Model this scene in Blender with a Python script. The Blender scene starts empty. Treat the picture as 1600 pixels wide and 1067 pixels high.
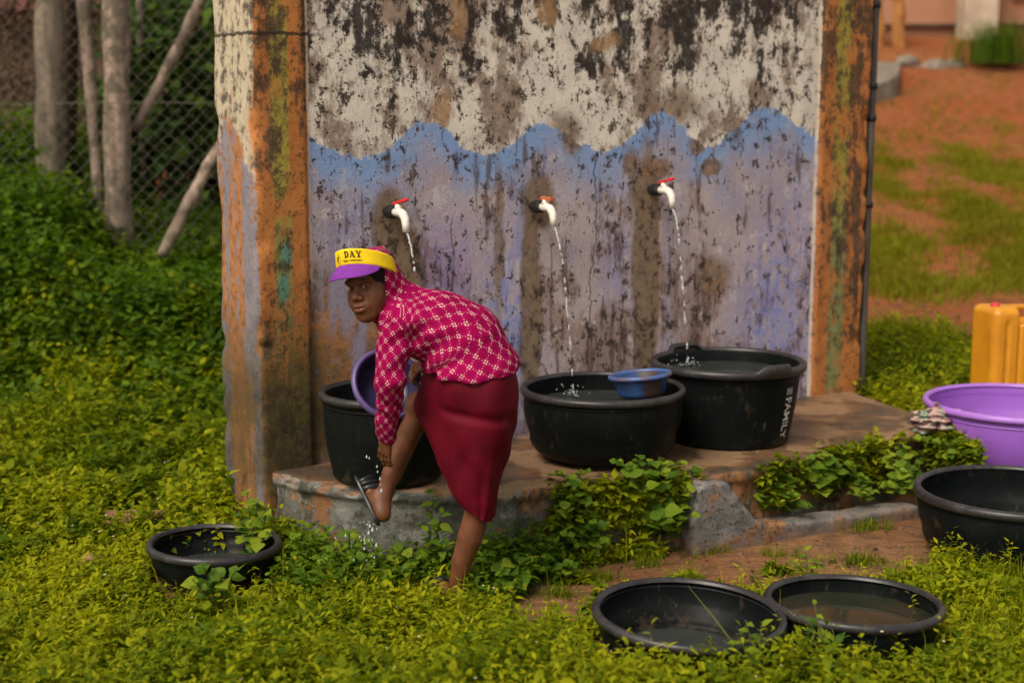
import bpy, bmesh, math, random
import numpy as np
from mathutils import Vector, Matrix
random.seed(7); RNG = np.random.default_rng(11)
SC = bpy.context.scene
COL = SC.collection
R = math.radians

# ------------------------------------------------------------------ camera
F_PX, PITCH, CAM_H = 2300.0, R(9.21), 1.75      # focal length for a 1600 px wide frame
cam_d = bpy.data.cameras.new('camera'); cam = bpy.data.objects.new('camera', cam_d); COL.objects.link(cam)
cam.location = (0, 0, CAM_H); cam.rotation_euler = (R(90) - PITCH, 0, 0)
cam_d.sensor_width = 36.0; cam_d.lens = 36.0 * F_PX / 1600.0
cam_d.clip_start = 0.05; cam_d.clip_end = 400
cam_d.dof.use_dof = True; cam_d.dof.focus_distance = 5.28; cam_d.dof.aperture_fstop = 1.8
SC.camera = cam

# ------------------------------------------------------------------ world, sun, exposure
SUN_EL, SUN_AZ = R(50), R(216)      # azimuth clockwise from +Y
world = bpy.data.worlds.new('World'); SC.world = world; world.use_nodes = True
wn = world.node_tree; wn.nodes.clear()
sky = wn.nodes.new('ShaderNodeTexSky'); sky.sky_type = 'NISHITA'; sky.sun_disc = False
sky.sun_elevation = SUN_EL; sky.sun_rotation = SUN_AZ; sky.dust_density = 4.0; sky.air_density = 1.0; sky.ozone_density = 1.0
hs = wn.nodes.new('ShaderNodeHueSaturation'); hs.inputs['Saturation'].default_value = 0.22
wt = wn.nodes.new('ShaderNodeMix'); wt.data_type = 'RGBA'; wt.blend_type = 'MULTIPLY'
wt.inputs[0].default_value = 1.0; wt.inputs[7].default_value = (1.0, 0.945, 0.84, 1)
bg = wn.nodes.new('ShaderNodeBackground'); bg.inputs['Strength'].default_value = 0.085
wo = wn.nodes.new('ShaderNodeOutputWorld')
wn.links.new(sky.outputs[0], hs.inputs['Color']); wn.links.new(hs.outputs[0], wt.inputs[6])
wn.links.new(wt.outputs[2], bg.inputs['Color']); wn.links.new(bg.outputs[0], wo.inputs['Surface'])
sun_d = bpy.data.lights.new('sun', 'SUN'); sun = bpy.data.objects.new('sun', sun_d); COL.objects.link(sun)
sun_d.energy = 1.25; sun_d.angle = R(28); sun_d.color = (1.0, 0.90, 0.74)
_sd = Vector((math.sin(SUN_AZ) * math.cos(SUN_EL), math.cos(SUN_AZ) * math.cos(SUN_EL), math.sin(SUN_EL)))
sun.rotation_euler = _sd.to_track_quat('Z', 'Y').to_euler(); sun.location = (0, 0, 12)
vs = SC.view_settings
vs.view_transform = 'Standard'; vs.look = 'None'; vs.gamma = 1.0; vs.exposure = 1.0; vs.use_curve_mapping = False
SC.render.engine = 'CYCLES'; SC.cycles.use_denoising = True; SC.cycles.use_adaptive_sampling = True; SC.cycles.adaptive_threshold = 0.03; SC.cycles.max_bounces = 6; SC.cycles.diffuse_bounces = 3
SC.cycles.transparent_max_bounces = 8; SC.cycles.caustics_reflective = False; SC.cycles.caustics_refractive = False

# ------------------------------------------------------------------ measuring helpers
_F = np.array([0, math.cos(PITCH), -math.sin(PITCH)]); _U = np.array([0, math.sin(PITCH), math.cos(PITCH)]); _R = np.array([1.0, 0, 0])
CAMP = np.array([0, 0, CAM_H])
def ray(u, v): return _F + (u - 800) / F_PX * _R - (v - 533.5) / F_PX * _U
def atz(u, v, z):                       # survey: the point at height z seen in that direction
    d = ray(u, v); return CAMP + d * ((z - CAM_H) / d[2])
def aty(u, v, y):                       # survey: the point at distance y
    d = ray(u, v); return CAMP + d * (y / d[1])
# ------------------------------------------------------------------ object helpers
def tag(o, label=None, cat=None, group=None, kind=None):
    if label: o['label'] = label
    if cat: o['category'] = cat
    if group: o['group'] = group
    if kind: o['kind'] = kind
    return o
def empty(name, loc=(0, 0, 0), rz=0.0):
    o = bpy.data.objects.new(name, None); COL.objects.link(o)
    o.location = loc; o.rotation_euler = (0, 0, rz); o.empty_display_size = 0.1
    return o
def link(name, me, mat=None, parent=None, loc=None, rot=None):
    o = bpy.data.objects.new(name, me); COL.objects.link(o)
    if mat is not None and len(me.materials) == 0: me.materials.append(mat)
    if parent is not None: o.parent = parent
    if loc is not None: o.location = loc
    if rot is not None: o.rotation_euler = rot
    return o
def mesh_np(name, V, Fc, smooth=True):
    """V (n,3); Fc an (m,k) array or list of such arrays"""
    if not isinstance(Fc, (list, tuple)): Fc = [Fc]
    Fc = [np.asarray(f, dtype=np.int32) for f in Fc if len(f)]
    me = bpy.data.meshes.new(name)
    V = np.asarray(V, dtype=np.float32)
    loops = np.concatenate([f.ravel() for f in Fc]); tot = np.concatenate([np.full(len(f), f.shape[1], np.int32) for f in Fc])
    start = np.concatenate([[0], np.cumsum(tot)[:-1]]).astype(np.int32)
    me.vertices.add(len(V)); me.vertices.foreach_set('co', V.ravel())
    me.loops.add(len(loops)); me.loops.foreach_set('vertex_index', loops.astype(np.int32))
    me.polygons.add(len(tot)); me.polygons.foreach_set('loop_start', start)
    me.polygons.foreach_set('use_smooth', np.full(len(tot), smooth, dtype=bool))
    me.update(calc_edges=True); me.validate(verbose=False)
    return me
def attr(me, name, vals):
    a = me.attributes.new(name, 'FLOAT', 'POINT'); a.data.foreach_set('value', np.asarray(vals, np.float32).ravel())
def bm_mesh(name, bm, smooth=False):
    me = bpy.data.meshes.new(name); bm.to_mesh(me); bm.free()
    me.polygons.foreach_set('use_smooth', np.full(len(me.polygons), smooth, dtype=bool)); me.update()
    return me
def box_mesh(name, size, bev=0.0, center=(0, 0, 0), smooth=False):
    bm = bmesh.new(); bmesh.ops.create_cube(bm, size=1.0)
    for v in bm.verts: v.co = Vector((v.co.x * size[0] + center[0], v.co.y * size[1] + center[1], v.co.z * size[2] + center[2]))
    if bev > 0: bmesh.ops.bevel(bm, geom=list(bm.edges), offset=bev, segments=2, affect='EDGES', profile=0.6)
    return bm_mesh(name, bm, smooth)
def tube_np(pts, radii, seg=8, cap=True):
    """swept tube: returns V, quads, tris"""
    P = np.asarray(pts, float); n = len(P); rad = np.broadcast_to(np.asarray(radii, float), (n,))
    T = np.gradient(P, axis=0); T /= np.linalg.norm(T, axis=1)[:, None] + 1e-12
    ref = np.array([0, 0, 1.0]) if abs(T[0][2]) < 0.9 else np.array([1.0, 0, 0])
    A = np.zeros_like(P); 
    for i in range(n):
        a = ref - T[i] * np.dot(ref, T[i]); a /= np.linalg.norm(a); A[i] = a; ref = a
    B = np.cross(T, A); th = np.linspace(0, 2 * np.pi, seg, endpoint=False)
    V = (P[:, None, :] + rad[:, None, None] * (np.cos(th)[None, :, None] * A[:, None, :] + np.sin(th)[None, :, None] * B[:, None, :])).reshape(-1, 3)
    q = []
    for i in range(n - 1):
        for j in range(seg):
            q.append((i * seg + j, i * seg + (j + 1) % seg, (i + 1) * seg + (j + 1) % seg, (i + 1) * seg + j))
    t = []
    if cap:
        V = np.vstack([V, P[0], P[-1]]); c0, c1 = n * seg, n * seg + 1
        for j in range(seg):
            t.append((c0, (j + 1) % seg, j)); t.append((c1, (n - 1) * seg + j, (n - 1) * seg + (j + 1) % seg))
    return V, np.array(q), np.array(t).reshape(-1, 3)
def tube_mesh(name, pts, radii, seg=8, smooth=True):
    V, q, t = tube_np(pts, radii, seg); return mesh_np(name, V, [q, t], smooth)
def merge_np(parts):
    Vs, Qs, Ts, o = [], [], [], 0
    for V, q, t in parts:
        Vs.append(V); 
        if len(q): Qs.append(np.asarray(q) + o)
        if len(t): Ts.append(np.asarray(t) + o)
        o += len(V)
    return np.vstack(Vs), [np.vstack(x) for x in (Qs, Ts) if len(x)]
def lathe_np(profile, seg=72, fn=None, sx=1.0, sy=1.0):
    prof = np.asarray(profile, float); n = len(prof); th = np.linspace(0, 2 * np.pi, seg, endpoint=False)
    V = np.zeros((n, seg, 3)); V[:, :, 0] = prof[:, 0:1] * np.cos(th) * sx; V[:, :, 1] = prof[:, 0:1] * np.sin(th) * sy; V[:, :, 2] = prof[:, 1:2]
    if fn is not None: V = fn(V, th)
    i, j = np.meshgrid(np.arange(n - 1), np.arange(seg), indexing='ij'); j2 = (j + 1) % seg
    q = np.stack([i * seg + j, i * seg + j2, (i + 1) * seg + j2, (i + 1) * seg + j], -1).reshape(-1, 4)
    return V.reshape(-1, 3), q
# ------------------------------------------------------------------ numpy noise
_LAT = RNG.random((64, 64, 64)).astype(np.float32)
def vnoise(P, scale=1.0, octaves=3, rough=0.5, off=0.0):
    P = np.asarray(P, np.float32) * scale + off; out = np.zeros(P.shape[:-1], np.float32); amp, tot = 1.0, 0.0
    for o in range(octaves):
        i = np.floor(P).astype(np.int32); f = P - i; f = f * f * (3 - 2 * f); i &= 63; k = (i + 1) & 63
        x0, y0, z0, x1, y1, z1 = i[..., 0], i[..., 1], i[..., 2], k[..., 0], k[..., 1], k[..., 2]
        fx, fy, fz = f[..., 0], f[..., 1], f[..., 2]
        a = _LAT[x0, y0, z0] * (1 - fx) + _LAT[x1, y0, z0] * fx; b = _LAT[x0, y1, z0] * (1 - fx) + _LAT[x1, y1, z0] * fx
        c = _LAT[x0, y0, z1] * (1 - fx) + _LAT[x1, y0, z1] * fx; d = _LAT[x0, y1, z1] * (1 - fx) + _LAT[x1, y1, z1] * fx
        a = a * (1 - fy) + b * fy; c = c * (1 - fy) + d * fy
        out += amp * (a * (1 - fz) + c * fz); tot += amp; amp *= rough; P = P * 2.03 + 17.3
    return out / tot
def noise2(x, y, scale=1.0, octaves=3, off=0.0):
    return vnoise(np.stack([x, y, np.zeros_like(x) + 3.7], -1), scale, octaves, 0.5, off)
def sstep(x, a, b):
    t = np.clip((np.asarray(x, float) - a) / (b - a), 0, 1); return t * t * (3 - 2 * t)
# ------------------------------------------------------------------ implicit surfaces
class Field:
    def __init__(self, lo, hi, h):
        self.lo = np.array(lo, np.float32); self.h = h
        self.n = np.ceil((np.array(hi) - self.lo) / h).astype(int) + 1
        self.d = np.full(tuple(self.n), 1.0, np.float32)
        self.ax = [self.lo[i] + h * np.arange(self.n[i], dtype=np.float32) for i in range(3)]
    def block(self, lo, hi, pad):
        s = []
        for i in range(3):
            a = int(max(0, math.floor((lo[i] - pad - self.lo[i]) / self.h))); b = int(min(self.n[i], math.ceil((hi[i] + pad - self.lo[i]) / self.h) + 1))
            s.append(slice(a, max(a, b)))
        return tuple(s)
    def pts(self, s):
        X, Y, Z = np.meshgrid(self.ax[0][s[0]], self.ax[1][s[1]], self.ax[2][s[2]], indexing='ij', sparse=True); return X, Y, Z
    def _smin(self, a, b, k):
        if k <= 0: return np.minimum(a, b)
        h = np.maximum(k - np.abs(a - b), 0) / k; return np.minimum(a, b) - h * h * k * 0.25
    def add(self, s, val, k): self.d[s] = self._smin(self.d[s], val, k)
    def sub(self, s, val, k): self.d[s] = -self._smin(-self.d[s], val, k)
    def cone(self, a, b, ra, rb, k=0.02, cut=False):
        a = np.asarray(a, float); b = np.asarray(b, float); r = max(ra, rb)
        s = self.block(np.minimum(a, b) - r, np.maximum(a, b) + r, k + 0.03); X, Y, Z = self.pts(s)
        ab = b - a; L2 = float(ab @ ab) + 1e-12
        t = np.clip(((X - a[0]) * ab[0] + (Y - a[1]) * ab[1] + (Z - a[2]) * ab[2]) / L2, 0, 1)
        val = np.sqrt((X - a[0] - t * ab[0]) ** 2 + (Y - a[1] - t * ab[1]) ** 2 + (Z - a[2] - t * ab[2]) ** 2) - (ra + (rb - ra) * t)
        (self.sub if cut else self.add)(s, val.astype(np.float32), k)
    def ball(self, c, r, k=0.02, cut=False): self.cone(c, np.asarray(c, float) + 1e-5, r, r, k, cut)
    def ell(self, c, rad, Rm=None, k=0.02, cut=False):
        """ellipsoid; rows of Rm are its axes in field space"""
        c = np.asarray(c, float); rad = np.asarray(rad, float); Rm = np.eye(3) if Rm is None else np.asarray(Rm, float)
        ext = np.sqrt(((Rm * rad[:, None]) ** 2).sum(0))
        s = self.block(c - ext, c + ext, k + 0.03); X, Y, Z = self.pts(s)
        l = [((X - c[0]) * Rm[i][0] + (Y - c[1]) * Rm[i][1] + (Z - c[2]) * Rm[i][2]) for i in range(3)]
        k0 = np.sqrt(sum((l[i] / rad[i]) ** 2 for i in range(3))); k1 = np.sqrt(sum((l[i] / rad[i] ** 2) ** 2 for i in range(3))) + 1e-9
        val = k0 * (k0 - 1) / k1
        (self.sub if cut else self.add)(s, val.astype(np.float32), k)
    def halfcut(self, p, nrm, k=0.0):
        """keep the side the normal points away from"""
        X, Y, Z = self.pts((slice(None),) * 3); nrm = np.asarray(nrm, float) / np.linalg.norm(nrm)
        val = -((X - p[0]) * nrm[0] + (Y - p[1]) * nrm[1] + (Z - p[2]) * nrm[2])
        self.d = -self._smin(-self.d, val.astype(np.float32), k)
    def surface(self):
        d = self.d; I = (d < 0)
        cnt = np.zeros(tuple(self.n - 1), np.uint8); offs = [(x, y, z) for x in (0, 1) for y in (0, 1) for z in (0, 1)]
        nx, ny, nz = self.n - 1
        for (x, y, z) in offs: cnt += I[x:x + nx, y:y + ny, z:z + nz]
        act = (cnt > 0) & (cnt < 8); idx = np.argwhere(act); N = len(idx)
        val = np.stack([d[idx[:, 0] + x, idx[:, 1] + y, idx[:, 2] + z] for (x, y, z) in offs], 1)
        acc = np.zeros((N, 3)); c = np.zeros(N); O = np.array(offs, float)
        for i in range(8):
            for j in range(i + 1, 8):
                if abs(O[i] - O[j]).sum() == 1:
                    m = (val[:, i] < 0) != (val[:, j] < 0); t = np.where(m, val[:, i] / (val[:, i] - val[:, j] + 1e-12 * (~m) ), 0)
                    acc += m[:, None] * (O[i] + t[:, None] * (O[j] - O[i])); c += m
        V = self.lo + self.h * (idx + acc / np.maximum(c, 1)[:, None])
        vid = np.full(act.shape, -1, np.int32); vid[act] = np.arange(N)
        quads = []
        for ax in range(3):
            a = [slice(None)] * 3; b = [slice(None)] * 3; a[ax] = slice(0, -1); b[ax] = slice(1, None)
            s0, s1 = I[tuple(a)], I[tuple(b)]; e = np.argwhere(s0 != s1)
            o1, o2 = (ax + 1) % 3, (ax + 2) % 3
            ok = (e[:, o1] > 0) & (e[:, o2] > 0) & (e[:, o1] < self.n[o1] - 1) & (e[:, o2] < self.n[o2] - 1); e = e[ok]
            if not len(e): continue
            def g(d1, d2):
                q = e.copy(); q[:, o1] += d1; q[:, o2] += d2; return vid[q[:, 0], q[:, 1], q[:, 2]]
            Q = np.stack([g(-1, -1), g(0, -1), g(0, 0), g(-1, 0)], 1)
            flip = ~s0[e[:, 0], e[:, 1], e[:, 2]]; Q[flip] = Q[flip][:, ::-1]
            quads.append(Q)
        return V, np.vstack(quads)
def relax(V, Q, it=2, lam=0.5):
    n = len(V); E = np.vstack([Q[:, [0, 1]], Q[:, [1, 2]], Q[:, [2, 3]], Q[:, [3, 0]]])
    deg = np.bincount(E.ravel(), minlength=n).astype(float)
    for _ in range(it):
        S = np.zeros_like(V)
        for k in range(3): S[:, k] = np.bincount(E[:, 0], V[E[:, 1], k], n) + np.bincount(E[:, 1], V[E[:, 0], k], n)
        V = V + lam * (S / np.maximum(deg, 1)[:, None] - V)
    return V
# ------------------------------------------------------------------ node building
class X:
    """a float or colour socket with arithmetic"""
    def __init__(s, nt, k): s.nt, s.k = nt, k
    def _m(s, op, o=None, c=None, clamp=False):
        n = s.nt.nodes.new('ShaderNodeMath'); n.operation = op; n.use_clamp = clamp
        for i, q in enumerate((s, o, c)):
            if q is None: continue
            if isinstance(q, X): s.nt.links.new(q.k, n.inputs[i])
            else: n.inputs[i].default_value = float(q)
        return X(s.nt, n.outputs[0])
    def __add__(s, o): return s._m('ADD', o)
    __radd__ = __add__
    def __sub__(s, o): return s._m('SUBTRACT', o)
    def __rsub__(s, o): return (s * -1) + o
    def __mul__(s, o): return s._m('MULTIPLY', o)
    __rmul__ = __mul__
    def __truediv__(s, o): return s._m('DIVIDE', o)
    def abs(s): return s._m('ABSOLUTE')
    def sqrt(s): return s._m('SQRT')
    def sin(s): return s._m('SINE')
    def fract(s): return s._m('FRACT')
    def pow(s, e): return s._m('POWER', e)
    def clamp(s): return s._m('ADD', 0.0, clamp=True)
    def min(s, o): return s._m('MINIMUM', o)
    def max(s, o): return s._m('MAXIMUM', o)
    def ss(s, a, b):
        n = s.nt.nodes.new('ShaderNodeMapRange'); n.interpolation_type = 'SMOOTHSTEP'
        s.nt.links.new(s.k, n.inputs[0])
        if a <= b: n.inputs[1].default_value, n.inputs[2].default_value, n.inputs[3].default_value, n.inputs[4].default_value = a, b, 0, 1
        else: n.inputs[1].default_value, n.inputs[2].default_value, n.inputs[3].default_value, n.inputs[4].default_value = b, a, 1, 0
        return X(s.nt, n.outputs[0])
class B:
    def __init__(b, name, rough=0.7, spec=0.5):
        b.mat = bpy.data.materials.new(name); b.mat.use_nodes = True; b.nt = b.mat.node_tree; b.nt.nodes.clear()
        b.out = b.nt.nodes.new('ShaderNodeOutputMaterial'); b.bsdf = b.nt.nodes.new('ShaderNodeBsdfPrincipled')
        b.nt.links.new(b.bsdf.outputs[0], b.out.inputs[0]); b.set('Roughness', rough); b.set('Specular IOR Level', spec)
        tc = b.nt.nodes.new('ShaderNodeTexCoord'); b.obj = X(b.nt, tc.outputs['Object']); b.gen = X(b.nt, tc.outputs['Generated']); b.uv = X(b.nt, tc.outputs['UV'])
        sx = b.nt.nodes.new('ShaderNodeSeparateXYZ'); b.nt.links.new(b.obj.k, sx.inputs[0]); b.x, b.y, b.z = [X(b.nt, sx.outputs[i]) for i in range(3)]
    def put(b, sock, v):
        if isinstance(v, X): b.nt.links.new(v.k, sock)
        elif isinstance(v, (tuple, list)): sock.default_value = tuple(v) + ((1.0,) if len(v) == 3 and len(sock.default_value) == 4 else ())
        else: sock.default_value = v
    def set(b, key, v): b.put(b.bsdf.inputs[key], v)
    def vec(b, x, y, z):
        n = b.nt.nodes.new('ShaderNodeCombineXYZ')
        for i, q in enumerate((x, y, z)): b.put(n.inputs[i], q)
        return X(b.nt, n.outputs[0])
    def sc(b, v, s):
        n = b.nt.nodes.new('ShaderNodeVectorMath'); n.operation = 'MULTIPLY'; b.nt.links.new(v.k, n.inputs[0]); n.inputs[1].default_value = s
        return X(b.nt, n.outputs[0])
    def off(b, v, o):
        n = b.nt.nodes.new('ShaderNodeVectorMath'); n.operation = 'ADD'; b.nt.links.new(v.k, n.inputs[0]); n.inputs[1].default_value = o
        return X(b.nt, n.outputs[0])
    def noise(b, v, scale=5.0, detail=4.0, rough=0.55, dist=0.0):
        n = b.nt.nodes.new('ShaderNodeTexNoise'); b.nt.links.new(v.k, n.inputs['Vector'])
        n.inputs['Scale'].default_value = scale; n.inputs['Detail'].default_value = detail; n.inputs['Roughness'].default_value = rough; n.inputs['Distortion'].default_value = dist
        return X(b.nt, n.outputs[0])
    def vor(b, v, scale=5.0, feat='F1', rnd=1.0):
        n = b.nt.nodes.new('ShaderNodeTexVoronoi'); n.feature = feat; b.nt.links.new(v.k, n.inputs['Vector'])
        n.inputs['Scale'].default_value = scale; n.inputs['Randomness'].default_value = rnd
        return X(b.nt, n.outputs['Distance'])
    def mix(b, f, a, c):
        n = b.nt.nodes.new('ShaderNodeMix'); n.data_type = 'RGBA'; b.put(n.inputs[0], f); b.put(n.inputs[6], a); b.put(n.inputs[7], c)
        return X(b.nt, n.outputs[2])
    def attr(b, name):
        n = b.nt.nodes.new('ShaderNodeAttribute'); n.attribute_name = name; return X(b.nt, n.outputs['Fac'])
    def rand(b):
        n = b.nt.nodes.new('ShaderNodeObjectInfo'); return X(b.nt, n.outputs['Random'])
    def normal_z(b):
        n = b.nt.nodes.new('ShaderNodeNewGeometry'); s = b.nt.nodes.new('ShaderNodeSeparateXYZ'); b.nt.links.new(n.outputs['Normal'], s.inputs[0]); return X(b.nt, s.outputs[2])
    def curve(b, x, pts):
        n = b.nt.nodes.new('ShaderNodeFloatCurve'); c = n.mapping.curves[0]
        for i, (px, py) in enumerate(pts):
            if i < 2: c.points[i].location = (px, py)
            else: c.points.new(px, py)
        n.mapping.use_clip = False; n.mapping.update(); b.nt.links.new(x.k, n.inputs['Value']); return X(b.nt, n.outputs[0])
    def bump(b, h, strength=0.3, dist=0.01):
        n = b.nt.nodes.new('ShaderNodeBump'); n.inputs['Strength'].default_value = strength; n.inputs['Distance'].default_value = dist
        b.nt.links.new(h.k, n.inputs['Height']); b.nt.links.new(n.outputs[0], b.bsdf.inputs['Normal'])
    def color(b, c): b.set('Base Color', c)
# ------------------------------------------------------------------ wall frame (local x along the wall, y into it, z up)
W0 = atz(408, 738, 0.31); W1 = atz(1340, 606, 0.285)
WYAW = math.atan2(W1[1] - W0[1], W1[0] - W0[0]); WLEN = float(np.hypot(W1[1] - W0[1], W1[0] - W0[0])); WTH = 0.36; WTOP = 2.75
_wx = np.array([math.cos(WYAW), math.sin(WYAW), 0]); _wn = np.array([math.sin(WYAW), -math.cos(WYAW), 0])   # outward normal
def wl(u, v):                           # direction -> (along, height) on the wall face
    d = ray(u, v); o = np.array([W0[0], W0[1], 0]); t = ((o - CAMP) @ _wn) / (d @ _wn); p = CAMP + d * t
    return float((p - o) @ _wx), float(p[2])
def wpt(s, out, z): return np.array([W0[0], W0[1], 0]) + _wx * s + _wn * out + np.array([0, 0, z])
# ------------------------------------------------------------------ terrain
def gz(x, y):
    x = np.asarray(x, float); y = np.asarray(y, float)
    hr = np.interp(y, [6.4, 7.4, 8.2, 10.0, 12.5, 17.0, 19, 21, 23, 26, 60], [0, .22, .28, .36, .62, 1.24, 1.75, 2.4, 2.75, 3.0, 3.2])
    hl = np.interp(y, [7.2, 8.2, 9.3, 10.5, 13, 20, 60], [0, .10, .45, .70, .85, 1.3, 3.0])
    t = sstep(x, -0.5, 1.2); h = hr * t + hl * (1 - t)
    bank = sstep(y, 8.2, 10.2) * sstep(-x, 2.2, 4.2) * 0.45
    return h + bank + (noise2(x, y, 0.9, 3) - 0.5) * (0.09 + 0.16 * sstep(y, 9.0, 13.0)) * sstep(np.abs(y - 5.5), 0.8, 2.5) + (noise2(x, y, 4.0, 2, 5.0) - 0.5) * 0.02
def pxmask(x, y, poly):                 # plan polygon test
    x = np.asarray(x); y = np.asarray(y); ins = np.zeros(x.shape, bool); n = len(poly)
    for i in range(n):
        x0, y0 = poly[i]; x1, y1 = poly[(i + 1) % n]
        c = ((y0 > y) != (y1 > y)) & (x < (x1 - x0) * (y - y0) / (y1 - y0 + 1e-12) + x0); ins ^= c
    return ins
def plan(pts, z=0.0): return [tuple(atz(u, v, z)[:2]) for u, v in pts]
DIRT = plan([(800, 950), (860, 900), (960, 880), (1120, 850), (1290, 822), (1450, 800), (1470, 850), (1455, 905), (1330, 925), (1200, 930), (1080, 940), (960, 965), (905, 985), (840, 990), (790, 985)])
def soft_ax(a, b, c, d, n0, n1, n2): return np.concatenate([np.linspace(a, b, n0, endpoint=False), np.linspace(b, c, n1, endpoint=False), np.linspace(c, d, n2)])
gx = soft_ax(-120, -4.5, 5.5, 120, 40, 260, 40); gy = np.concatenate([np.linspace(-60, 2.5, 20, endpoint=False), np.linspace(2.5, 12, 240, endpoint=False), np.linspace(12, 30, 120, endpoint=False), np.linspace(30, 160, 30)])
GX, GY = np.meshgrid(gx, gy, indexing='ij'); GZ = gz(GX, GY)
V = np.stack([GX, GY, GZ], -1).reshape(-1, 3); nxg, nyg = len(gx), len(gy)
ii, jj = np.meshgrid(np.arange(nxg - 1), np.arange(nyg - 1), indexing='ij')
Q = np.stack([ii * nyg + jj, (ii + 1) * nyg + jj, (ii + 1) * nyg + jj + 1, ii * nyg + jj + 1], -1).reshape(-1, 4)
b = B('red_dirt', 0.95, 0.05)
n1 = b.noise(b.obj, 1.1, 6, 0.6); n2 = b.noise(b.obj, 9, 6, 0.65); n3 = b.noise(b.sc(b.obj, (1, 1, 1)), 55, 4, 0.7); st = b.noise(b.sc(b.obj, (2.0, 9.0, 2.0)), 2.6, 5, 0.65)
cl = b.mix(n1.ss(0.35, 0.65), (0.28, 0.105, 0.041), (0.30, 0.085, 0.032))
cl = b.mix((n2.ss(0.42, 0.68)) * 0.7, cl, (0.12, 0.050, 0.024)); cl = b.mix(n3.ss(0.55, 0.75) * 0.6, cl, (0.36, 0.18, 0.085))
cl = b.mix(st.ss(0.56, 0.68) * 0.6, cl, (0.13, 0.075, 0.045)); cl = b.mix(b.noise(b.obj, 140, 2).ss(0.66, 0.74) * 0.7, cl, (0.10, 0.06, 0.04))
tan = b.mix(n1.ss(0.35, 0.65), (0.265, 0.135, 0.066), (0.205, 0.092, 0.042)); tan = b.mix(n2.ss(0.45, 0.66) * 0.7, tan, (0.11, 0.065, 0.038)); tan = b.mix(n3.ss(0.54, 0.74) * 0.7, tan, (0.34, 0.215, 0.125)); tan = b.mix(st.ss(0.54, 0.66) * 0.7, tan, (0.085, 0.055, 0.036))
cl = b.mix((b.y + (n1 - 0.5) * 2.0).ss(7.4, 6.6), cl, tan)
b.color(cl); b.bump(n2 + n3 * 0.6 + st * 0.8, 0.9, 0.03); M_DIRT = b.mat
tag(link('ground', mesh_np('ground', V, Q), M_DIRT), 'orange red packed dirt ground rising to the slope behind', 'ground', kind='structure')

# ------------------------------------------------------------------ wall paint
def seg(b, u0, v0, u1, v1): return
b = B('weathered_wall_paint', 0.9, 0.08)
sx_, hz = b.x, b.z
P = b.obj
nL = b.noise(P, 1.7, 4, 0.6); nM = b.noise(P, 5.5, 5, 0.62); nF = b.noise(P, 24, 4, 0.65); nG = b.noise(P, 90, 2, 0.6)
vst = b.noise(b.sc(P, (9.0, 9.0, 1.1)), 1.0, 5, 0.70)            # vertical streaks
vst2 = b.noise(b.sc(b.off(P, (7, 3, 1)), (22.0, 22.0, 2.6)), 1.0, 4, 0.7)
blot = b.noise(b.sc(b.off(P, (3.1, 0, 5.2)), (1.0, 1.0, 0.72)), 3.4, 9, 0.78)
brnN = b.noise(b.sc(b.off(P, (1, 8, 2)), (1.0, 1.0, 0.6)), 4.2, 7, 0.74)
spk = b.noise(b.sc(b.off(P, (6, 2, 7)), (1.0, 1.0, 0.8)), 19, 5, 0.74)
warpx = (nM - 0.5) * 0.16 + (nF - 0.5) * 0.07; warpz = (b.noise(b.off(P, (9, 9, 9)), 6, 3, 0.6) - 0.5) * 0.16
def patch(u, v, ru, rv, hard=0.25, warp=1.0):
    s0, h0 = wl(u, v); s1, _ = wl(u + ru, v); _, h1 = wl(u, v - rv)
    dx = (sx_ + warpx * warp - s0) * (1.0 / max(1e-3, abs(s1 - s0))); dz = (hz + warpz * warp - h0) * (1.0 / max(1e-3, abs(h1 - h0)))
    return (dx * dx + dz * dz).sqrt().ss(1 + hard, 1 - hard)
def union(*a):
    r = a[0]
    for q in a[1:]: r = r.max(q)
    return r
# wave
wave_px = [(480, 212), (520, 234), (560, 247), (610, 232), (640, 202), (668, 191), (700, 206), (730, 236), (760, 244), (800, 226), (822, 206), (848, 192), (872, 202), (905, 222), (945, 235), (985, 216), (1010, 187), (1035, 176), (1070, 200), (1110, 228), (1150, 200), (1180, 173), (1200, 170), (1240, 190), (1275, 218)]
wp = [wl(u, v) for u, v in wave_px]
wv = b.curve(sx_ * (1 / WLEN), [(s / WLEN, h / 3.0) for s, h in wp]) * 3.0
below = (wv - hz + (nF - 0.5) * 0.07 + (spk - 0.5) * 0.12 + (nM - 0.5) * 0.05 + (nG - 0.5) * 0.012)      # >0 below the wave
isLow = below.ss(-0.006, 0.006)
# lower paint
low = b.mix(nL.ss(0.40, 0.62), (0.45, 0.365, 0.375), (0.345, 0.295, 0.345))
low = b.mix(spk.ss(0.50, 0.62) * 0.55, low, (0.60, 0.51, 0.51))
low = b.mix((brnN + hz.ss(1.1, 0.4) * 0.05).ss(0.49, 0.58) * 0.68, low, (0.25, 0.155, 0.115)); low = b.mix(b.noise(b.off(P, (2, 7, 3)), 7, 6, 0.75).ss(0.56, 0.60) * 0.7, low, (0.55, 0.50, 0.50))
blu_f = ((below.ss(0.20, 0.02)) * 0.75 + (below.ss(0.50, 0.05)) * (nM - 0.40) * 3.0).clamp()
low = b.mix(blu_f * nF.ss(0.22, 0.46) * 0.95, low, (0.205, 0.335, 0.60))
stre = union((vst.ss(0.54, 0.66)) * nL.ss(0.42, 0.60) * 0.9, patch(800, 520, 40, 190, 0.6), patch(1220, 490, 60, 150, 0.7), patch(690, 450, 55, 90, 0.8) * 0.6, patch(965, 420, 25, 70, 0.8) * 0.5, patch(560, 370, 60, 60, 0.8) * 0.3)
low = b.mix(stre * 0.92 * (nF * 0.5 + vst2 * 0.5).ss(0.40, 0.60), low, (0.22, 0.26, 0.56))
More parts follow.
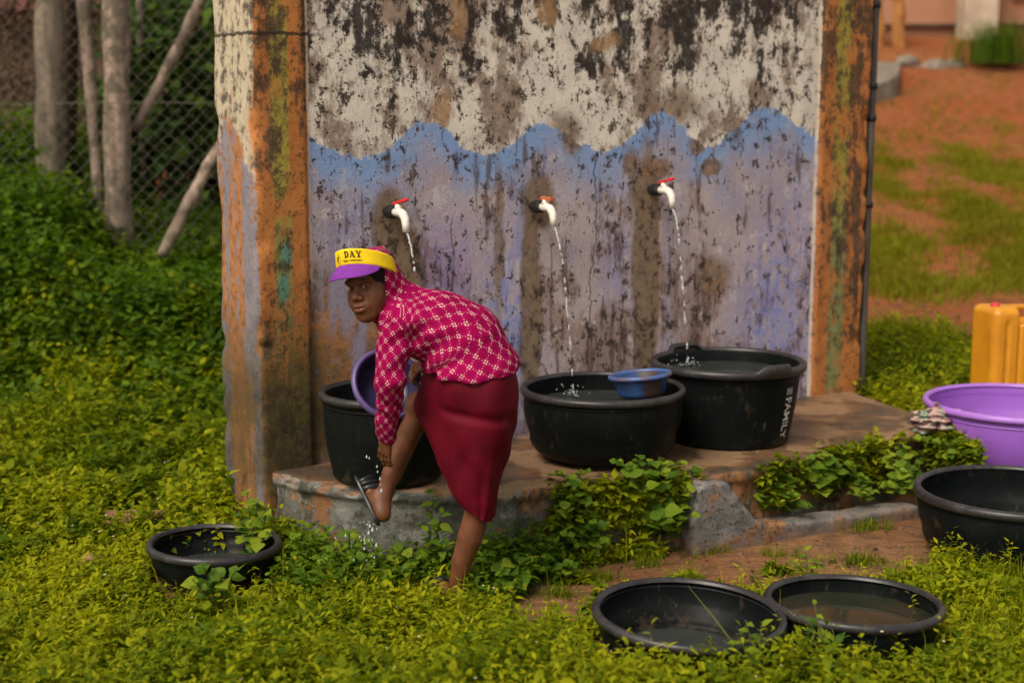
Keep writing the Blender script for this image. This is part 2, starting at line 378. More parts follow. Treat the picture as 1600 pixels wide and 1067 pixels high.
low = b.mix(patch(700, 440, 45, 80, 0.9) * 0.40, low, (0.25, 0.15, 0.40))
cem = b.mix(spk.ss(0.38, 0.62), (0.235, 0.165, 0.105), (0.135, 0.095, 0.065))
cemo = b.mix(nM.ss(0.3, 0.7), (0.42, 0.185, 0.065), (0.28, 0.125, 0.05))
# upper paint
up = b.mix(nM.ss(0.35, 0.65), (0.74, 0.69, 0.60), (0.60, 0.555, 0.50)); up = b.mix(spk.ss(0.52, 0.66) * 0.6, up, (0.40, 0.31, 0.255))
topness = hz.ss(1.55, 2.45)
up = b.mix(brnN.ss(0.47, 0.57) * 0.85, up, b.mix(nF.ss(0.4, 0.6), (0.155, 0.10, 0.075), (0.27, 0.185, 0.14)))
mold_p = union(patch(600, 50, 100, 60, 0.9), patch(735, 90, 24, 130, 0.9), patch(880, 40, 60, 60, 0.9), patch(905, 90, 40, 45, 0.7), patch(1090, 50, 50, 55, 0.8), patch(1180, 60, 60, 95, 0.9), patch(960, 60, 30, 70, 0.9), patch(640, 110, 40, 60, 0.9) * 0.7, patch(1230, 170, 30, 40, 0.8) * 0.6, patch(790, 30, 40, 40, 0.8) * 0.8)
mold_v = blot * 0.62 + vst * 0.22 + spk * 0.22 + topness * 0.045 + mold_p * 0.058 - 0.05 * (1 - topness)
mold = mold_v.ss(0.556, 0.602)
up = b.mix(mold * 0.95, up, b.mix(nF.ss(0.4, 0.6), (0.020, 0.019, 0.020), (0.055, 0.045, 0.042)))
pitU = (spk * 0.6 + nG * 0.25 + blot * 0.25).ss(0.575, 0.615)
up = b.mix(pitU * 0.88, up, (0.045, 0.034, 0.030))
och = union(patch(850, 20, 16, 22, 0.5), patch(690, 175, 14, 30, 0.6), patch(715, 30, 12, 25, 0.6), patch(945, 70, 22, 14, 0.5))
up = b.mix(och * 0.8, up, (0.36, 0.22, 0.11))
# lower wear
vs3 = vst2 * 0.55 + brnN * 0.45
low = b.mix(vs3.ss(0.515, 0.59) * 0.78, low, (0.105, 0.072, 0.062)); low = b.mix((vst * 0.5 + spk * 0.5).ss(0.575, 0.61) * 0.75, low, (0.065, 0.052, 0.052))
tapstk = union(patch(612, 355, 30, 62, 0.25, 0.5), patch(634, 430, 26, 90, 0.4, 0.6), patch(843, 320, 25, 42, 0.25, 0.5), patch(830, 480, 17, 190, 0.25, 0.5), patch(1005, 300, 20, 34, 0.25, 0.4), patch(1010, 420, 22, 190, 0.2, 0.5), patch(780, 370, 8, 110, 0.4, 0.5) * 0.8, patch(600, 520, 40, 110, 0.4, 0.7))
holes = union(patch(1112, 262, 16, 14, 0.2, 0.5), patch(1025, 265, 20, 18, 0.3), patch(895, 215, 20, 30, 0.4), patch(1115, 430, 22, 34, 0.5), patch(1090, 225, 16, 14, 0.4), patch(985, 255, 14, 22, 0.4))
low = b.mix(tapstk * 0.95, low, cem); up = b.mix(union(patch(885, 205, 26, 26, 0.4), patch(1060, 165, 40, 26, 0.6)) * 0.8, up, cem); low = b.mix(holes * 0.9, low, b.mix(nF.ss(0.4, 0.6), (0.27, 0.17, 0.10), (0.15, 0.10, 0.07)))
pitL = (spk * 0.70 + nG * 0.18 + brnN * 0.22).ss(0.592, 0.622)
low = b.mix(pitL * 0.92, low, (0.058, 0.040, 0.034))
# cracks
def crack(u0, v0, u1, v1, w=0.005, amp=1.0):
    s0, h0 = wl(u0, v0); s1, h1 = wl(u1, v1)
    cx = (hz - h0) * ((s1 - s0) / (h1 - h0)) + s0 + (b.noise(b.sc(P, (0.2, 0.2, 1)), 5, 5, 0.7) - 0.5) * 0.16 * amp
    return (sx_ - cx).abs().ss(w, w * 0.25) * hz.ss(h1 - 0.02, h1 + 0.02) * hz.ss(h0 + 0.02, h0 - 0.02)
low = b.mix(union(crack(935, 235, 918, 590), crack(705, 340, 700, 470, 0.004)) * 0.9, low, (0.025, 0.02, 0.018))
panel = b.mix(isLow, up, low)
# bottom-left: orange render laid bare, algae and wet near the platform
ob = union(patch(500, 560, 66, 130, 0.45), patch(550, 600, 52, 100, 0.5), patch(480, 660, 70, 60, 0.4))
panel = b.mix(ob * nF.ss(0.22, 0.5), panel, b.mix(nM.ss(0.42, 0.6), cemo, (0.13, 0.085, 0.055)))
lil = union(patch(515, 430, 16, 90, 0.4, 0.5), patch(545, 470, 22, 60, 0.4, 0.5), patch(560, 540, 12, 90, 0.5, 0.6))
panel = b.mix(lil * vst2.ss(0.38, 0.55), panel, (0.27, 0.24, 0.32))
# pilasters
pil = b.mix(nM.ss(0.38, 0.62), (0.44, 0.178, 0.055), (0.37, 0.140, 0.045)); pil = b.mix(nF.ss(0.5, 0.7) * 0.55, pil, (0.30, 0.115, 0.045))
pilL0 = wl(400, 300)[0]; pilL1 = wl(481, 300)[0]; pilR0 = wl(1275, 300)[0]; pilR1 = WLEN
midL = wl(437, 300)[0]; midR = wl(1308, 300)[0]
yel = b.mix(hz.ss(1.5, 0.9), (0.33, 0.27, 0.055), (0.20, 0.23, 0.10)); yel = b.mix(nF.ss(0.4, 0.62) * 0.7, yel, (0.16, 0.13, 0.04))
stripe = union((sx_ + warpx * 0.12 - midL).abs().ss(0.045, 0.030), (sx_ + warpx * 0.12 - midR).abs().ss(0.062, 0.045))
pil = b.mix(stripe * (nM * 0.6 + vst2 * 0.4).ss(0.40, 0.50) * hz.ss(0.36, 0.9).max(sx_.ss(1.4, 1.5)), pil, yel)
pil = b.mix(union(patch(445, 400, 10, 22, 0.3, 0.4), patch(440, 450, 9, 22, 0.3, 0.4)), pil, (0.11, 0.24, 0.17))
pil = b.mix((vst * 0.45 + nM * 0.25 + spk * 0.35 + hz.ss(1.3, 2.6) * 0.06).ss(0.525, 0.59) * 0.9, pil, b.mix(nF.ss(0.4, 0.6), (0.10, 0.065, 0.04), (0.055, 0.045, 0.035)))
pil = b.mix((nF * 0.6 + nG * 0.4).ss(0.56, 0.60) * 0.7, pil, (0.08, 0.05, 0.03))
pil = b.mix(hz.ss(1.0, 0.42) * (nM * 0.5 + nL * 0.5).ss(0.40, 0.56) * 0.92 * sx_.ss(1.4, 1.2), pil, b.mix(vst2.ss(0.45, 0.6), (0.075, 0.05, 0.03), (0.10, 0.10, 0.035)))
pil = b.mix(sx_.ss(pilL0 - 0.0, pilL0 + 0.09) * 0.0, pil, pil)
isP = union((sx_ + (nF - 0.5) * 0.012).ss(pilL1 + 0.004, pilL1 - 0.004), (sx_ + (nF - 0.5) * 0.012).ss(pilR0 - 0.004, pilR0 + 0.004))
front = b.mix(isP * hz.ss(0.55, 0.75).max(sx_.ss(1.4, 1.5)).max(sx_.ss(pilL1 - 0.02, pilL1 - 0.12)), panel, pil)
# pale painted lip where panel meets pilaster
lip = union((sx_ - pilL1 - 0.006 + (nF - 0.5) * 0.02).abs().ss(0.010, 0.004), (sx_ - pilR0 + 0.012 + (nF - 0.5) * 0.02).abs().ss(0.012, 0.005)) * nM.ss(0.36, 0.50) * hz.ss(0.95, 1.2).max(sx_.ss(1.4, 1.5))
front = b.mix(lip * 0.85, front, (0.60, 0.50, 0.38))
# end face: grey paint, bare orange, cream at the top
yy = b.y
endc = b.mix(nM.ss(0.4, 0.6), (0.245, 0.215, 0.235), (0.20, 0.185, 0.22))
eo = (b.noise(b.sc(P, (1, 7, 1.5)), 1.0, 5, 0.65) * 0.75 + nF * 0.25 + (0.06 - (yy - 0.15).abs() * 0.62))
endc = b.mix(eo.ss(0.475, 0.515), endc, b.mix(nF.ss(0.35, 0.7), (0.43, 0.19, 0.075), (0.27, 0.12, 0.055)))
ecream = b.mix((vst * 0.5 + nF * 0.5).ss(0.46, 0.58), (0.50, 0.43, 0.31), (0.12, 0.10, 0.08))
endc = b.mix((hz + (nM - 0.5) * 1.0 + (yy - 0.18).abs() * 1.5 - 0.2).ss(1.50, 1.62), endc, ecream)
endc = b.mix((nF * 0.6 + nG * 0.4).ss(0.57, 0.62) * 0.6, endc, (0.09, 0.06, 0.045))
isE = (sx_ + yy * 0.0).ss(0.012, 0.002)
colr = b.mix(isE, front, endc)
colr = b.mix((hz - wl(400, 52)[1] + (nF - 0.5) * 0.03).abs().ss(0.010, 0.003) * sx_.ss(pilL1 + 0.1, pilL1) * 0.9, colr, (0.035, 0.03, 0.025))
# splash-back: wet and green-black by the tub
wet = union(patch(450, 650, 75, 130, 0.8), patch(470, 720, 110, 60, 0.8), patch(560, 700, 90, 60, 0.8)) * (nM * 0.55 + vst2 * 0.45).ss(0.24, 0.50)
colr = b.mix(wet * 0.92, colr, b.mix(nF.ss(0.4, 0.65), (0.04, 0.032, 0.02), (0.075, 0.07, 0.025)))
b.color(colr)
b.set('Roughness', b.mix(wet, (0.88,) * 3, (0.55,) * 3))
hgt = nF * 0.5 + nG * 0.3 + pitL * -0.5 + tapstk * -0.6
b.bump(hgt, 0.75, 0.008); M_WALL = b.mat

# ------------------------------------------------------------------ wall body
wroot = empty('water_point_wall', (W0[0], W0[1], 0), WYAW)
tag(wroot, 'tall weathered standpipe wall with peeling cream, blue and orange paint and three taps', 'wall')
h = 0.016
f = Field((-0.06, -0.08, -0.12), (WLEN + 0.06, WTH + 0.06, WTOP + 0.05), h)
Xg, Yg, Zg = f.pts((slice(None),) * 3); Xf, Yf, Zf = np.broadcast_arrays(Xg, Yg, Zg)
wob = (vnoise(np.stack([Xf, Yf, Zf], -1), 3.0, 2) - 0.5) * 0.022
proud = -0.018 * np.maximum(sstep(Xf, pilL1 + 0.004, pilL1 - 0.012), sstep(Xf, pilR0 - 0.004, pilR0 + 0.012)) - 0.0
lean = 0.0
qx = np.abs(Xf - WLEN / 2) - WLEN / 2 + 0.02; yc0 = proud; qy = np.maximum(proud - Yf, Yf - WTH) + 0.02; qz = np.maximum(-0.1 - Zf, Zf - WTOP) + 0.02
dd = np.sqrt(np.maximum(qx, 0) ** 2 + np.maximum(qy, 0) ** 2 + np.maximum(qz, 0) ** 2) + np.minimum(np.maximum(np.maximum(qx, qy), qz), 0) - 0.02
edge = sstep(np.abs(qx), 0.07, 0.0) * sstep(np.abs(qy), 0.07, 0.0)
dd = dd + wob * (0.25 + 1.1 * edge) + edge * np.maximum(vnoise(np.stack([Xf, Yf, Zf], -1), 9.0, 3, 0.6, 4.0) - 0.52, 0) * 0.10
f.d = dd.astype(np.float32); V, Q = f.surface()
link('masonry', mesh_np('masonry', V, Q), M_WALL, wroot)
del f, Xf, Yf, Zf, wob, dd, edge, qx, qy, qz
# coping slab on top of the wall (above the frame of the photograph)
b = B('old_concrete', 0.9, 0.2); n1 = b.noise(b.obj, 6, 6, 0.65); n2 = b.noise(b.obj, 40, 4, 0.6)
b.color(b.mix(n2.ss(0.4, 0.7) * 0.6, b.mix(n1.ss(0.35, 0.65), (0.26, 0.22, 0.18), (0.15, 0.12, 0.095)), (0.09, 0.07, 0.055))); b.bump(n1 + n2 * 0.4, 0.5, 0.01); M_CONC = b.mat
link('coping', box_mesh('coping', (WLEN + 0.12, WTH + 0.12, 0.09), 0.012, (WLEN / 2, WTH / 2, WTOP + 0.042)), M_CONC, wroot)
# ------------------------------------------------------------------ standing pipe at the far edge
b = B('grey_plastic_pipe', 0.5, 0.4); n1 = b.noise(b.sc(b.obj, (20, 20, 3)), 1, 5, 0.6)
b.color(b.mix(n1.ss(0.4, 0.65), (0.085, 0.075, 0.068), (0.05, 0.042, 0.038))); M_PIPE = b.mat
b = B('dark_rubber', 0.55, 0.4); b.color((0.014, 0.014, 0.015)); M_BLKF = b.mat
pp = wpt(WLEN + 0.045, -0.02, 0); pr = empty('supply_pipe', (pp[0], pp[1], 0.2))
tag(pr, 'thin grey vertical water pipe strapped to the far right edge of the wall', 'pipe')
link('pipe', tube_mesh('pipe', [(0, 0, z) for z in np.linspace(-0.1, 2.6, 12)], 0.021, 14), M_PIPE, pr)
for v in (135, 185, 320, 8):
    z = aty(1347, v, pp[1])[2] - 0.2
    V_, q_ = lathe_np([(0.0215, -0.016), (0.027, -0.014), (0.028, 0.0), (0.027, 0.014), (0.0215, 0.016)], 14)
    c = link('clamp', mesh_np('clamp', V_, q_), M_BLKF, pr, (0, 0, z))
# ------------------------------------------------------------------ taps and water
b = B('white_plastic', 0.35, 0.5); n1 = b.noise(b.obj, 60, 4); b.color(b.mix(n1.ss(0.45, 0.7) * 0.5, (0.78, 0.74, 0.67), (0.5, 0.42, 0.34))); M_WPL = b.mat
def plastic(name, colr, rough=0.4, dirt=0.25, dc=None, sc=30):
    b = B(name, rough, 0.5); n1 = b.noise(b.obj, sc, 5, 0.65); n2 = b.noise(b.obj, 5, 4, 0.6)
    dc = dc or tuple(0.45 * q for q in colr)
    b.color(b.mix((n1 * 0.6 + n2 * 0.4).ss(0.48, 0.62) * dirt, colr, dc)); b.set('Roughness', n1 * 0.25 + (rough - 0.12)); b.bump(n1, 0.08, 0.004); return b.mat
M_RED = plastic('red_lever', (0.66, 0.028, 0.03), 0.4); M_ORL = plastic('orange_lever', (0.50, 0.13, 0.05), 0.4)
b = B('falling_water', 0.06, 0.5); b.color((0.95, 0.96, 1.0)); b.set('Transmission Weight', 0.55); b.set('IOR', 1.33); M_WATF = b.mat
taps = [((618, 326), 'red lever', M_RED, 'beside the cap of the bending girl', 'leftmost tap'), ((846, 318), 'worn orange lever', M_ORL, 'in the middle of the wall', 'middle tap'), ((1030, 292), 'red lever', M_RED, 'set highest, above the bucket', 'right tap')]
STREAM = []
for (tu, tv), lev, ml, where, nm in taps:
    s, hgt_ = wl(tu - 14, tv + 4); p = wpt(s, 0, hgt_)
    r = empty('water_tap', p, WYAW); r.scale = (1.12,) * 3; tag(r, 'white elbow tap with %s, %s' % (lev, where), 'tap', 'taps along the wall')
    V_, q_ = lathe_np([(0.0, -0.06), (0.017, -0.06), (0.0175, 0.02), (0.024, 0.02), (0.025, 0.026), (0.025, 0.058), (0.023, 0.062), (0.0, 0.062)], 10)
    V_ = V_[:, [0, 2, 1]] * np.array([1, -1, 1]); link('fitting', mesh_np('fitting', V_, q_[:, ::-1], False), M_BLKF, r)
    path = [(0, -0.05, 0), (0, -0.08, 0), (0, -0.105, 0.0), (0, -0.122, -0.006), (0, -0.134, -0.02), (0, -0.139, -0.04), (0, -0.141, -0.066)]
    link('spout', tube_mesh('spout', path, [0.0135, 0.0165, 0.0165, 0.016, 0.015, 0.014, 0.0125], 12), M_WPL, r)
    link('valve_body', tube_mesh('valve_body', [(0, -0.085, 0.004), (0, -0.086, 0.022), (0, -0.086, 0.03)], [0.014, 0.013, 0.010], 12), M_WPL, r)
    lv = box_mesh('lever', (0.022, 0.078, 0.011), 0.004, (0, -0.022, 0)); o = link('lever', lv, ml, r, (0, -0.078, 0.034), (R(-14) if ml is M_RED else R(4), 0, R(8)))
    if ml is M_ORL: o.scale = (1, 0.75, 1.3)
    STREAM.append((p + _wn * 0.017 + np.array([0, 0, -0.008]), s, hgt_))
def stream(p, drop, v0, label, seed):
    """falling stream with beads, leaving the spout along the wall normal"""
    rg = np.random.default_rng(seed); st = p + _wn * 0.141 + np.array([0, 0, -0.068]); T = math.sqrt(2 * drop / 9.8); n = 170; parts = []
    t = np.linspace(0, T, n); pts = st + _wn * (v0 * t)[:, None] + np.array([0, 0, -1.0]) * (0.25 * t + 4.9 * t * t)[:, None]
    pts[:, 0] += np.cumsum(rg.normal(0, 0.0006, n)); k = np.linspace(0, 1, n)
    rad = 0.0040 * (1 - 0.3 * k) * (1 + 0.35 * np.sin(k * 150 + rg.random() * 6) * (0.4 + k)) * (0.6 + 0.8 * rg.random(n))
    gap = (k > 0.22) & (np.sin(k * 90 + 1 + 2 * np.sin(k * 37)) > 0.70 - 0.35 * k); i = 0; root = empty('water_stream', st); tag(root, label, 'water stream', 'streams from the taps')
    while i < n - 2:
        if gap[i]: i += 1; continue
        j = i
        while j < n and not gap[j]: j += 1
        if j - i >= 3:
            rr = rad[i:j].copy(); rr[0] *= 0.45; rr[-1] *= 0.45; link('falling_water', tube_mesh('falling_water', pts[i:j] - st, np.maximum(rr, 0.0018), 7), M_WATF, root)
        i = j
stream(STREAM[0][0], STREAM[0][2] - 0.56, 0.46, 'water stream falling behind the girl from the tap by her cap', 1)
stream(STREAM[1][0], STREAM[1][2] - 0.53, 0.42, 'water stream falling into the low black basin with the blue bowl', 2)
stream(STREAM[2][0], STREAM[2][2] - 0.58, 0.36, 'water stream falling into the tall black bucket with lettering', 3)
# ------------------------------------------------------------------ platform
ZS = 0.30
def slabz(x, y): 
    s = (np.asarray(x) - W0[0]) * _wx[0] + (np.asarray(y) - W0[1]) * _wx[1]; return 0.312 - 0.010 * s
fr = [(422, 740), (470, 753), (540, 763), (620, 768), (700, 769), (800, 766), (866, 757), (940, 750), (1010, 744), (1088, 741), (1160, 733), (1232, 713), (1330, 692), (1442, 668), (1484, 672), (1528, 694)]
plat = [tuple(atz(u, v, ZS)[:2]) for u, v in fr] + [tuple(atz(u, v, ZS)[:2]) for u, v in [(1500, 672), (1428, 640), (1352, 612)]]
e0 = wpt(WLEN, -0.1, 0); e1 = wpt(0.0, -0.1, 0); plat += [(e0[0], e0[1]), (e1[0], e1[1])]
pm = np.array(plat); lo = pm.min(0) - 0.08; hi = pm.max(0) + 0.08
f = Field((lo[0], lo[1], -0.14), (hi[0], hi[1], 0.40), 0.014)
X2, Y2 = np.meshgrid(f.ax[0], f.ax[1], indexing='ij'); Wn = (noise2(X2, Y2, 6, 3) - 0.5) * 0.03
dist = np.full(X2.shape, 9.0)
for i in range(len(plat)):
    ax_, ay_ = plat[i]; bx_, by_ = plat[(i + 1) % len(plat)]; ex, ey = bx_ - ax_, by_ - ay_
    t = np.clip(((X2 - ax_) * ex + (Y2 - ay_) * ey) / (ex * ex + ey * ey), 0, 1); dist = np.minimum(dist, np.hypot(X2 - ax_ - t * ex, Y2 - ay_ - t * ey))
dist = np.where(pxmask(X2, Y2, plat), -dist, dist)
Xs, Ys, Zs = f.pts((slice(None),) * 3); Xf, Yf, Zf = np.broadcast_arrays(Xs, Ys, Zs); P3 = np.stack([Xf, Yf, Zf], -1)
topz = slabz(X2, Y2)[:, :, None]
side = dist[:, :, None] + (vnoise(P3, 7, 3) - 0.5) * 0.045 + 0.018 * sstep(topz - Zf, 0.045, 0.065) - 0.05 * sstep(Zf, 0.28, 0.0) * 0.5   # lip overhangs a little, foot spreads
tp = Zf - topz + (vnoise(P3, 5, 3, 0.5, 9.0) - 0.5) * 0.012
q1 = side + 0.012; q2 = tp + 0.012
dd = np.sqrt(np.maximum(q1, 0) ** 2 + np.maximum(q2, 0) ** 2) + np.minimum(np.maximum(q1, q2), 0) - 0.012
f.d = dd.astype(np.float32)
def carve(u, v, z, r, k=0.02): f.ell(atz(u, v, z), r, None, k, True)
for (u, v, z, r) in [(905, 800, 0.13, (.09, .10, .15)), (960, 800, 0.12, (.10, .09, .14)), (1030, 800, 0.12, (.11, .10, .16)), (1085, 770, 0.2, (.04, .06, .10)), (1235, 760, 0.17, (.07, .09, .11)), (1300, 740, 0.17, (.10, .10, .12)), (1380, 730, 0.16, (.12, .10, .12)), (1460, 720, 0.15, (.10, .08, .12)), (862, 762, .26, (.02, .05, .05)), (690, 765, .31, (.05, .015, .015)), (820, 764, .305, (.06, .02, .012)), (480, 754, .31, (.05, .012, .012)), (1200, 722, .31, (.06, .02, .02))]: carve(u, v, z, r)
_rc = np.random.default_rng(4)
for _ in range(34):
    i_ = int(_rc.integers(0, 15)); t_ = _rc.random(); u_ = fr[i_][0] + (fr[i_ + 1][0] - fr[i_][0]) * t_; v_ = fr[i_][1] + (fr[i_ + 1][1] - fr[i_][1]) * t_; q_ = _rc.uniform(.012, .035); carve(u_, v_ + 2, .305 - _rc.random() * .02, (q_ * _rc.uniform(1, 2.2), q_, q_ * .8), 0.006)
V, Q = f.surface()
del P3, Xf, Yf, Zf, dd, side, tp, q1, q2, f
b = B('worn_plaster_platform', 0.75, 0.25)
nz = b.normal_z(); n0 = b.noise(b.obj, 2.2, 5, 0.6); n1 = b.noise(b.obj, 8, 6, 0.65); n2 = b.noise(b.obj, 38, 5, 0.65); vs_ = b.noise(b.sc(b.obj, (14, 14, 2.5)), 1, 5, 0.65)
top = b.mix(n0.ss(0.40, 0.60), (0.165, 0.085, 0.042), (0.095, 0.058, 0.034)); top = b.mix(n1.ss(0.50, 0.66) * 0.8, top, (0.045, 0.034, 0.024)); top = b.mix(n2.ss(0.58, 0.72) * 0.5, top, (0.23, 0.14, 0.08))
wetp = (b.noise(b.off(b.obj, (5, 5, 5)), 2.6, 5, 0.62) * 0.8 + n1 * 0.2); top = b.mix(wetp.ss(0.50, 0.53) * 0.75, top, (0.27, 0.165, 0.092)); top = b.mix(wetp.ss(0.46, 0.42) * 0.7, top, (0.055, 0.046, 0.036)); sd = b.mix(n1.ss(0.38, 0.6), (0.060, 0.064, 0.054), (0.125, 0.125, 0.110)); sd = b.mix((n0 * 0.5 + n1 * 0.5 + (b.z - 0.15) * 0.2 + b.x.ss(-0.9, 0.3) * 0.05 - 0.03).ss(0.50, 0.57) * 0.9, sd, b.mix(n2.ss(0.35, 0.65), (0.30, 0.135, 0.05), (0.17, 0.09, 0.045)))
sd = b.mix(vs_.ss(0.48, 0.64) * 0.8, sd, (0.032, 0.032, 0.022)); sd = b.mix((b.noise(b.off(b.obj, (4, 4, 4)), 3.5, 5).ss(0.50, 0.62)) * b.z.ss(0.3, 0.05) * 0.7, sd, (0.065, 0.075, 0.035)); sd = b.mix(n2.ss(0.54, 0.62) * 0.8, sd, (0.045, 0.036, 0.028)); sd = b.mix((b.noise(b.off(b.obj, (1, 6, 3)), 5, 6, 0.72)).ss(0.54, 0.58) * 0.75, sd, (0.215, 0.21, 0.19)); sd = b.mix((b.noise(b.off(b.obj, (8, 2, 3)), 4, 6, 0.72) + b.x.ss(-0.9, 0.2) * 0.06).ss(0.55, 0.60) * 0.85, sd, (0.20, 0.088, 0.034))
b.color(b.mix(nz.ss(0.45, 0.75), sd, top)); b.set('Roughness', (n1 * 0.9).max(0.28).min(0.85)); b.bump(n1 + n2 * 0.7, 0.7, 0.012); M_PLAT = b.mat
proot = empty('concrete_platform', (float(pm[:, 0].mean()), float(pm[:, 1].mean()), 0))
V = V - np.array([proot.location.x, proot.location.y, 0])
tag(proot, 'cracked grey and tan concrete platform under the taps, front edge broken away', 'platform')
link('slab', mesh_np('slab', V, Q), M_PLAT, proot)
def blob(name, lo, hi, fnc, mat, parent=None, h=0.012, amp=0.02, sc=9, label=None, off=0.0):
    """irregular lump: noise-roughened implicit solid"""
    lo = np.array(lo, float); hi = np.array(hi, float); f = Field(lo, hi, h); X_, Y_, Z_ = [np.array(q) for q in np.broadcast_arrays(*f.pts((slice(None),) * 3))]
    f.d = (fnc(X_, Y_, Z_) + (vnoise(np.stack([X_, Y_, Z_], -1), sc, 3, 0.55, off) - 0.5) * 2 * amp).astype(np.float32); V, Q = f.surface()
    return link(name, mesh_np(name, V, Q), mat, parent)
def wedge_fn(prof, y0, y1):
    """solid whose outline in x,z is a polygon, from y0 to y1"""
    def fn(X_, Y_, Z_):
        d = np.full(X_[:, 0, :].shape, 9.0); x2, z2 = X_[:, 0, :], Z_[:, 0, :]
        for i in range(len(prof)):
            a, c = prof[i], prof[(i + 1) % len(prof)]; ex, ez = c[0] - a[0], c[1] - a[1]
            t = np.clip(((x2 - a[0]) * ex + (z2 - a[1]) * ez) / (ex * ex + ez * ez + 1e-9), 0, 1); d = np.minimum(d, np.hypot(x2 - a[0] - t * ex, z2 - a[1] - t * ez))
        d = np.where(pxmask(x2, z2, prof), -d, d)[:, None, :]
        return np.maximum(d, np.maximum(y0 - Y_, Y_ - y1))
    return fn
# broken plaster facing that still stands in front of the platform
a0 = atz(1085, 868, 0.0); a1 = atz(1440, 808, 0.0); fy = math.atan2(a1[1] - a0[1], a1[0] - a0[0]); fx_ = np.array([math.cos(fy), math.sin(fy)])
FL = float(np.hypot(*(a1 - a0)[:2]))
fo = empty('plaster_facing', (a0[0], a0[1], 0), fy)
b = B('blue_grey_plaster', 0.85, 0.25); n0 = b.noise(b.obj, 4, 5, 0.6); n1 = b.noise(b.obj, 12, 6, 0.68); n2 = b.noise(b.obj, 50, 4)
c_ = b.mix(n1.ss(0.4, 0.62), (0.12, 0.118, 0.118), (0.20, 0.192, 0.188)); c_ = b.mix((n0 * 0.6 + n1 * 0.4).ss(0.52, 0.58) * 0.92, c_, b.mix(n2.ss(0.4, 0.6), (0.30, 0.14, 0.055), (0.16, 0.085, 0.045))); c_ = b.mix(n2.ss(0.54, 0.62) * 0.75, c_, (0.055, 0.042, 0.03)); c_ = b.mix(b.z.ss(0.09, -0.02) * n1.ss(0.3, 0.6), c_, (0.20, 0.10, 0.05))
b.color(c_); b.bump(n1 + n2 * 0.5, 0.6, 0.01); M_BGP = b.mat
prof = [(0.0, -0.08), (0.0, 0.17), (0.015, 0.265), (0.06, 0.285), (0.15, 0.275), (0.20, 0.21), (0.29, 0.11), (0.36, 0.075), (0.60, 0.06), (FL, 0.05), (FL, -0.08)]
blob('facing', (-0.04, -0.04, -0.1), (FL + 0.04, 0.18, 0.32), wedge_fn(prof, 0.0, 0.12), M_BGP, fo, 0.012, 0.010, 10)
tag(fo, 'blue grey plaster facing fragment sloping down to a low kerb, in front of the bucket', 'masonry')
# loose stones in the broken front
b = B('brown_rubble', 0.9, 0.2); n1 = b.noise(b.obj, 14, 6, 0.65); b.color(b.mix(n1.ss(0.35, 0.65), (0.20, 0.11, 0.065), (0.10, 0.06, 0.04))); b.bump(n1, 0.8, 0.02); M_RUB = b.mat
def stone(name, c, r, mat, label, cat='stone', seed=0.0, grp=None, amp=0.25, flat=False):
    r = np.array(r, float); o = blob(name, -r * 1.35, r * 1.35, (lambda X_, Y_, Z_: (np.sqrt((X_ / r[0]) ** 2 + (Y_ / r[1]) ** 2 + (Z_ / r[2]) ** 2) - 1) * r.min()) if not flat else (lambda X_, Y_, Z_: np.maximum(np.maximum(np.abs(X_) - r[0], np.abs(Y_) - r[1]), np.abs(Z_) - r[2])), mat, None, float(max(r.min() / 6, r.max() / 22)), r.min() * amp, 0.8 / r.min(), off=seed)
    o.location = c; return tag(o, label, cat, grp)
stone('rubble_stone', atz(905, 815, 0.12) + np.array([0, 0.06, 0]), (.07, .06, .11), M_RUB, 'brown rubble stone exposed left of the big-leaved plant, under the low basin', seed=2.0)
stone('rubble_stone', atz(940, 770, 0.19) + np.array([0, 0.05, 0]), (.035, .05, .09), M_RUB, 'narrow upright brown stone in the broken platform front', seed=5.0)
M_BRK = plastic('dull_brick', (0.27, 0.125, 0.075), 0.9, 0.7, (0.15, 0.08, 0.05), 24)
p = atz(210, 815, 0.055); stone('paving_slab', p, (.125, .09, .022), M_BRK, 'flat reddish slab lying among the weeds left of the wall', 'slab', 7.0, None, 0.2, True).rotation_euler = (0.05, 0.03, 0.12)
p = atz(142, 881, 0.03); stone('brick_piece', p, (.06, .045, .04), M_BRK, 'small reddish brick lump half buried in the weeds below the slab', 'brick', 3.0, None, 0.25)
p = atz(1447, 905, 0.02); stone('small_stone', p, (.045, .04, .028), M_CONC, 'small pale stone between the shallow tub and the right black basin', 'stone', 1.0, None, 0.25)

# ------------------------------------------------------------------ tubs and basins
def black_plastic(name, col=(0.0045, 0.0062, 0.0066), rough=0.38, dust=0.06):
    b = B(name, rough, 0.13); n1 = b.noise(b.obj, 7, 6, 0.65); n2 = b.noise(b.sc(b.obj, (1, 1, 0.35)), 60, 4, 0.7); n3 = b.noise(b.obj, 220, 2, 0.5)
    c = b.mix((n1 * 0.6 + n2 * 0.4).ss(0.46, 0.66) * dust, col, (0.075, 0.07, 0.066)); scr = b.noise(b.sc(b.off(b.obj, (2, 5, 1)), (1, 1, 0.12)), 70, 3, 0.6); c = b.mix(scr.ss(0.66, 0.70) * n1.ss(0.5, 0.62) * 0.6, c, (0.09, 0.085, 0.08)); c = b.mix(n3.ss(0.68, 0.74) * 0.3, c, (0.10, 0.095, 0.09)); mud = (b.noise(b.off(b.obj, (9, 9, 2)), 9, 5, 0.7) + b.z.ss(0.10, 0.0) * 0.14).ss(0.60, 0.70); c = b.mix(mud * 0.5, c, (0.06, 0.042, 0.028)); b.color(c)
    b.set('Roughness', (n2 * 0.35 + (rough - 0.12)).clamp()); b.set('Specular IOR Level', 0.42 if 'rim' in name else 0.10); b.bump(n1 * 0.6 + n2 * 0.2, 0.10, 0.006); return b.mat
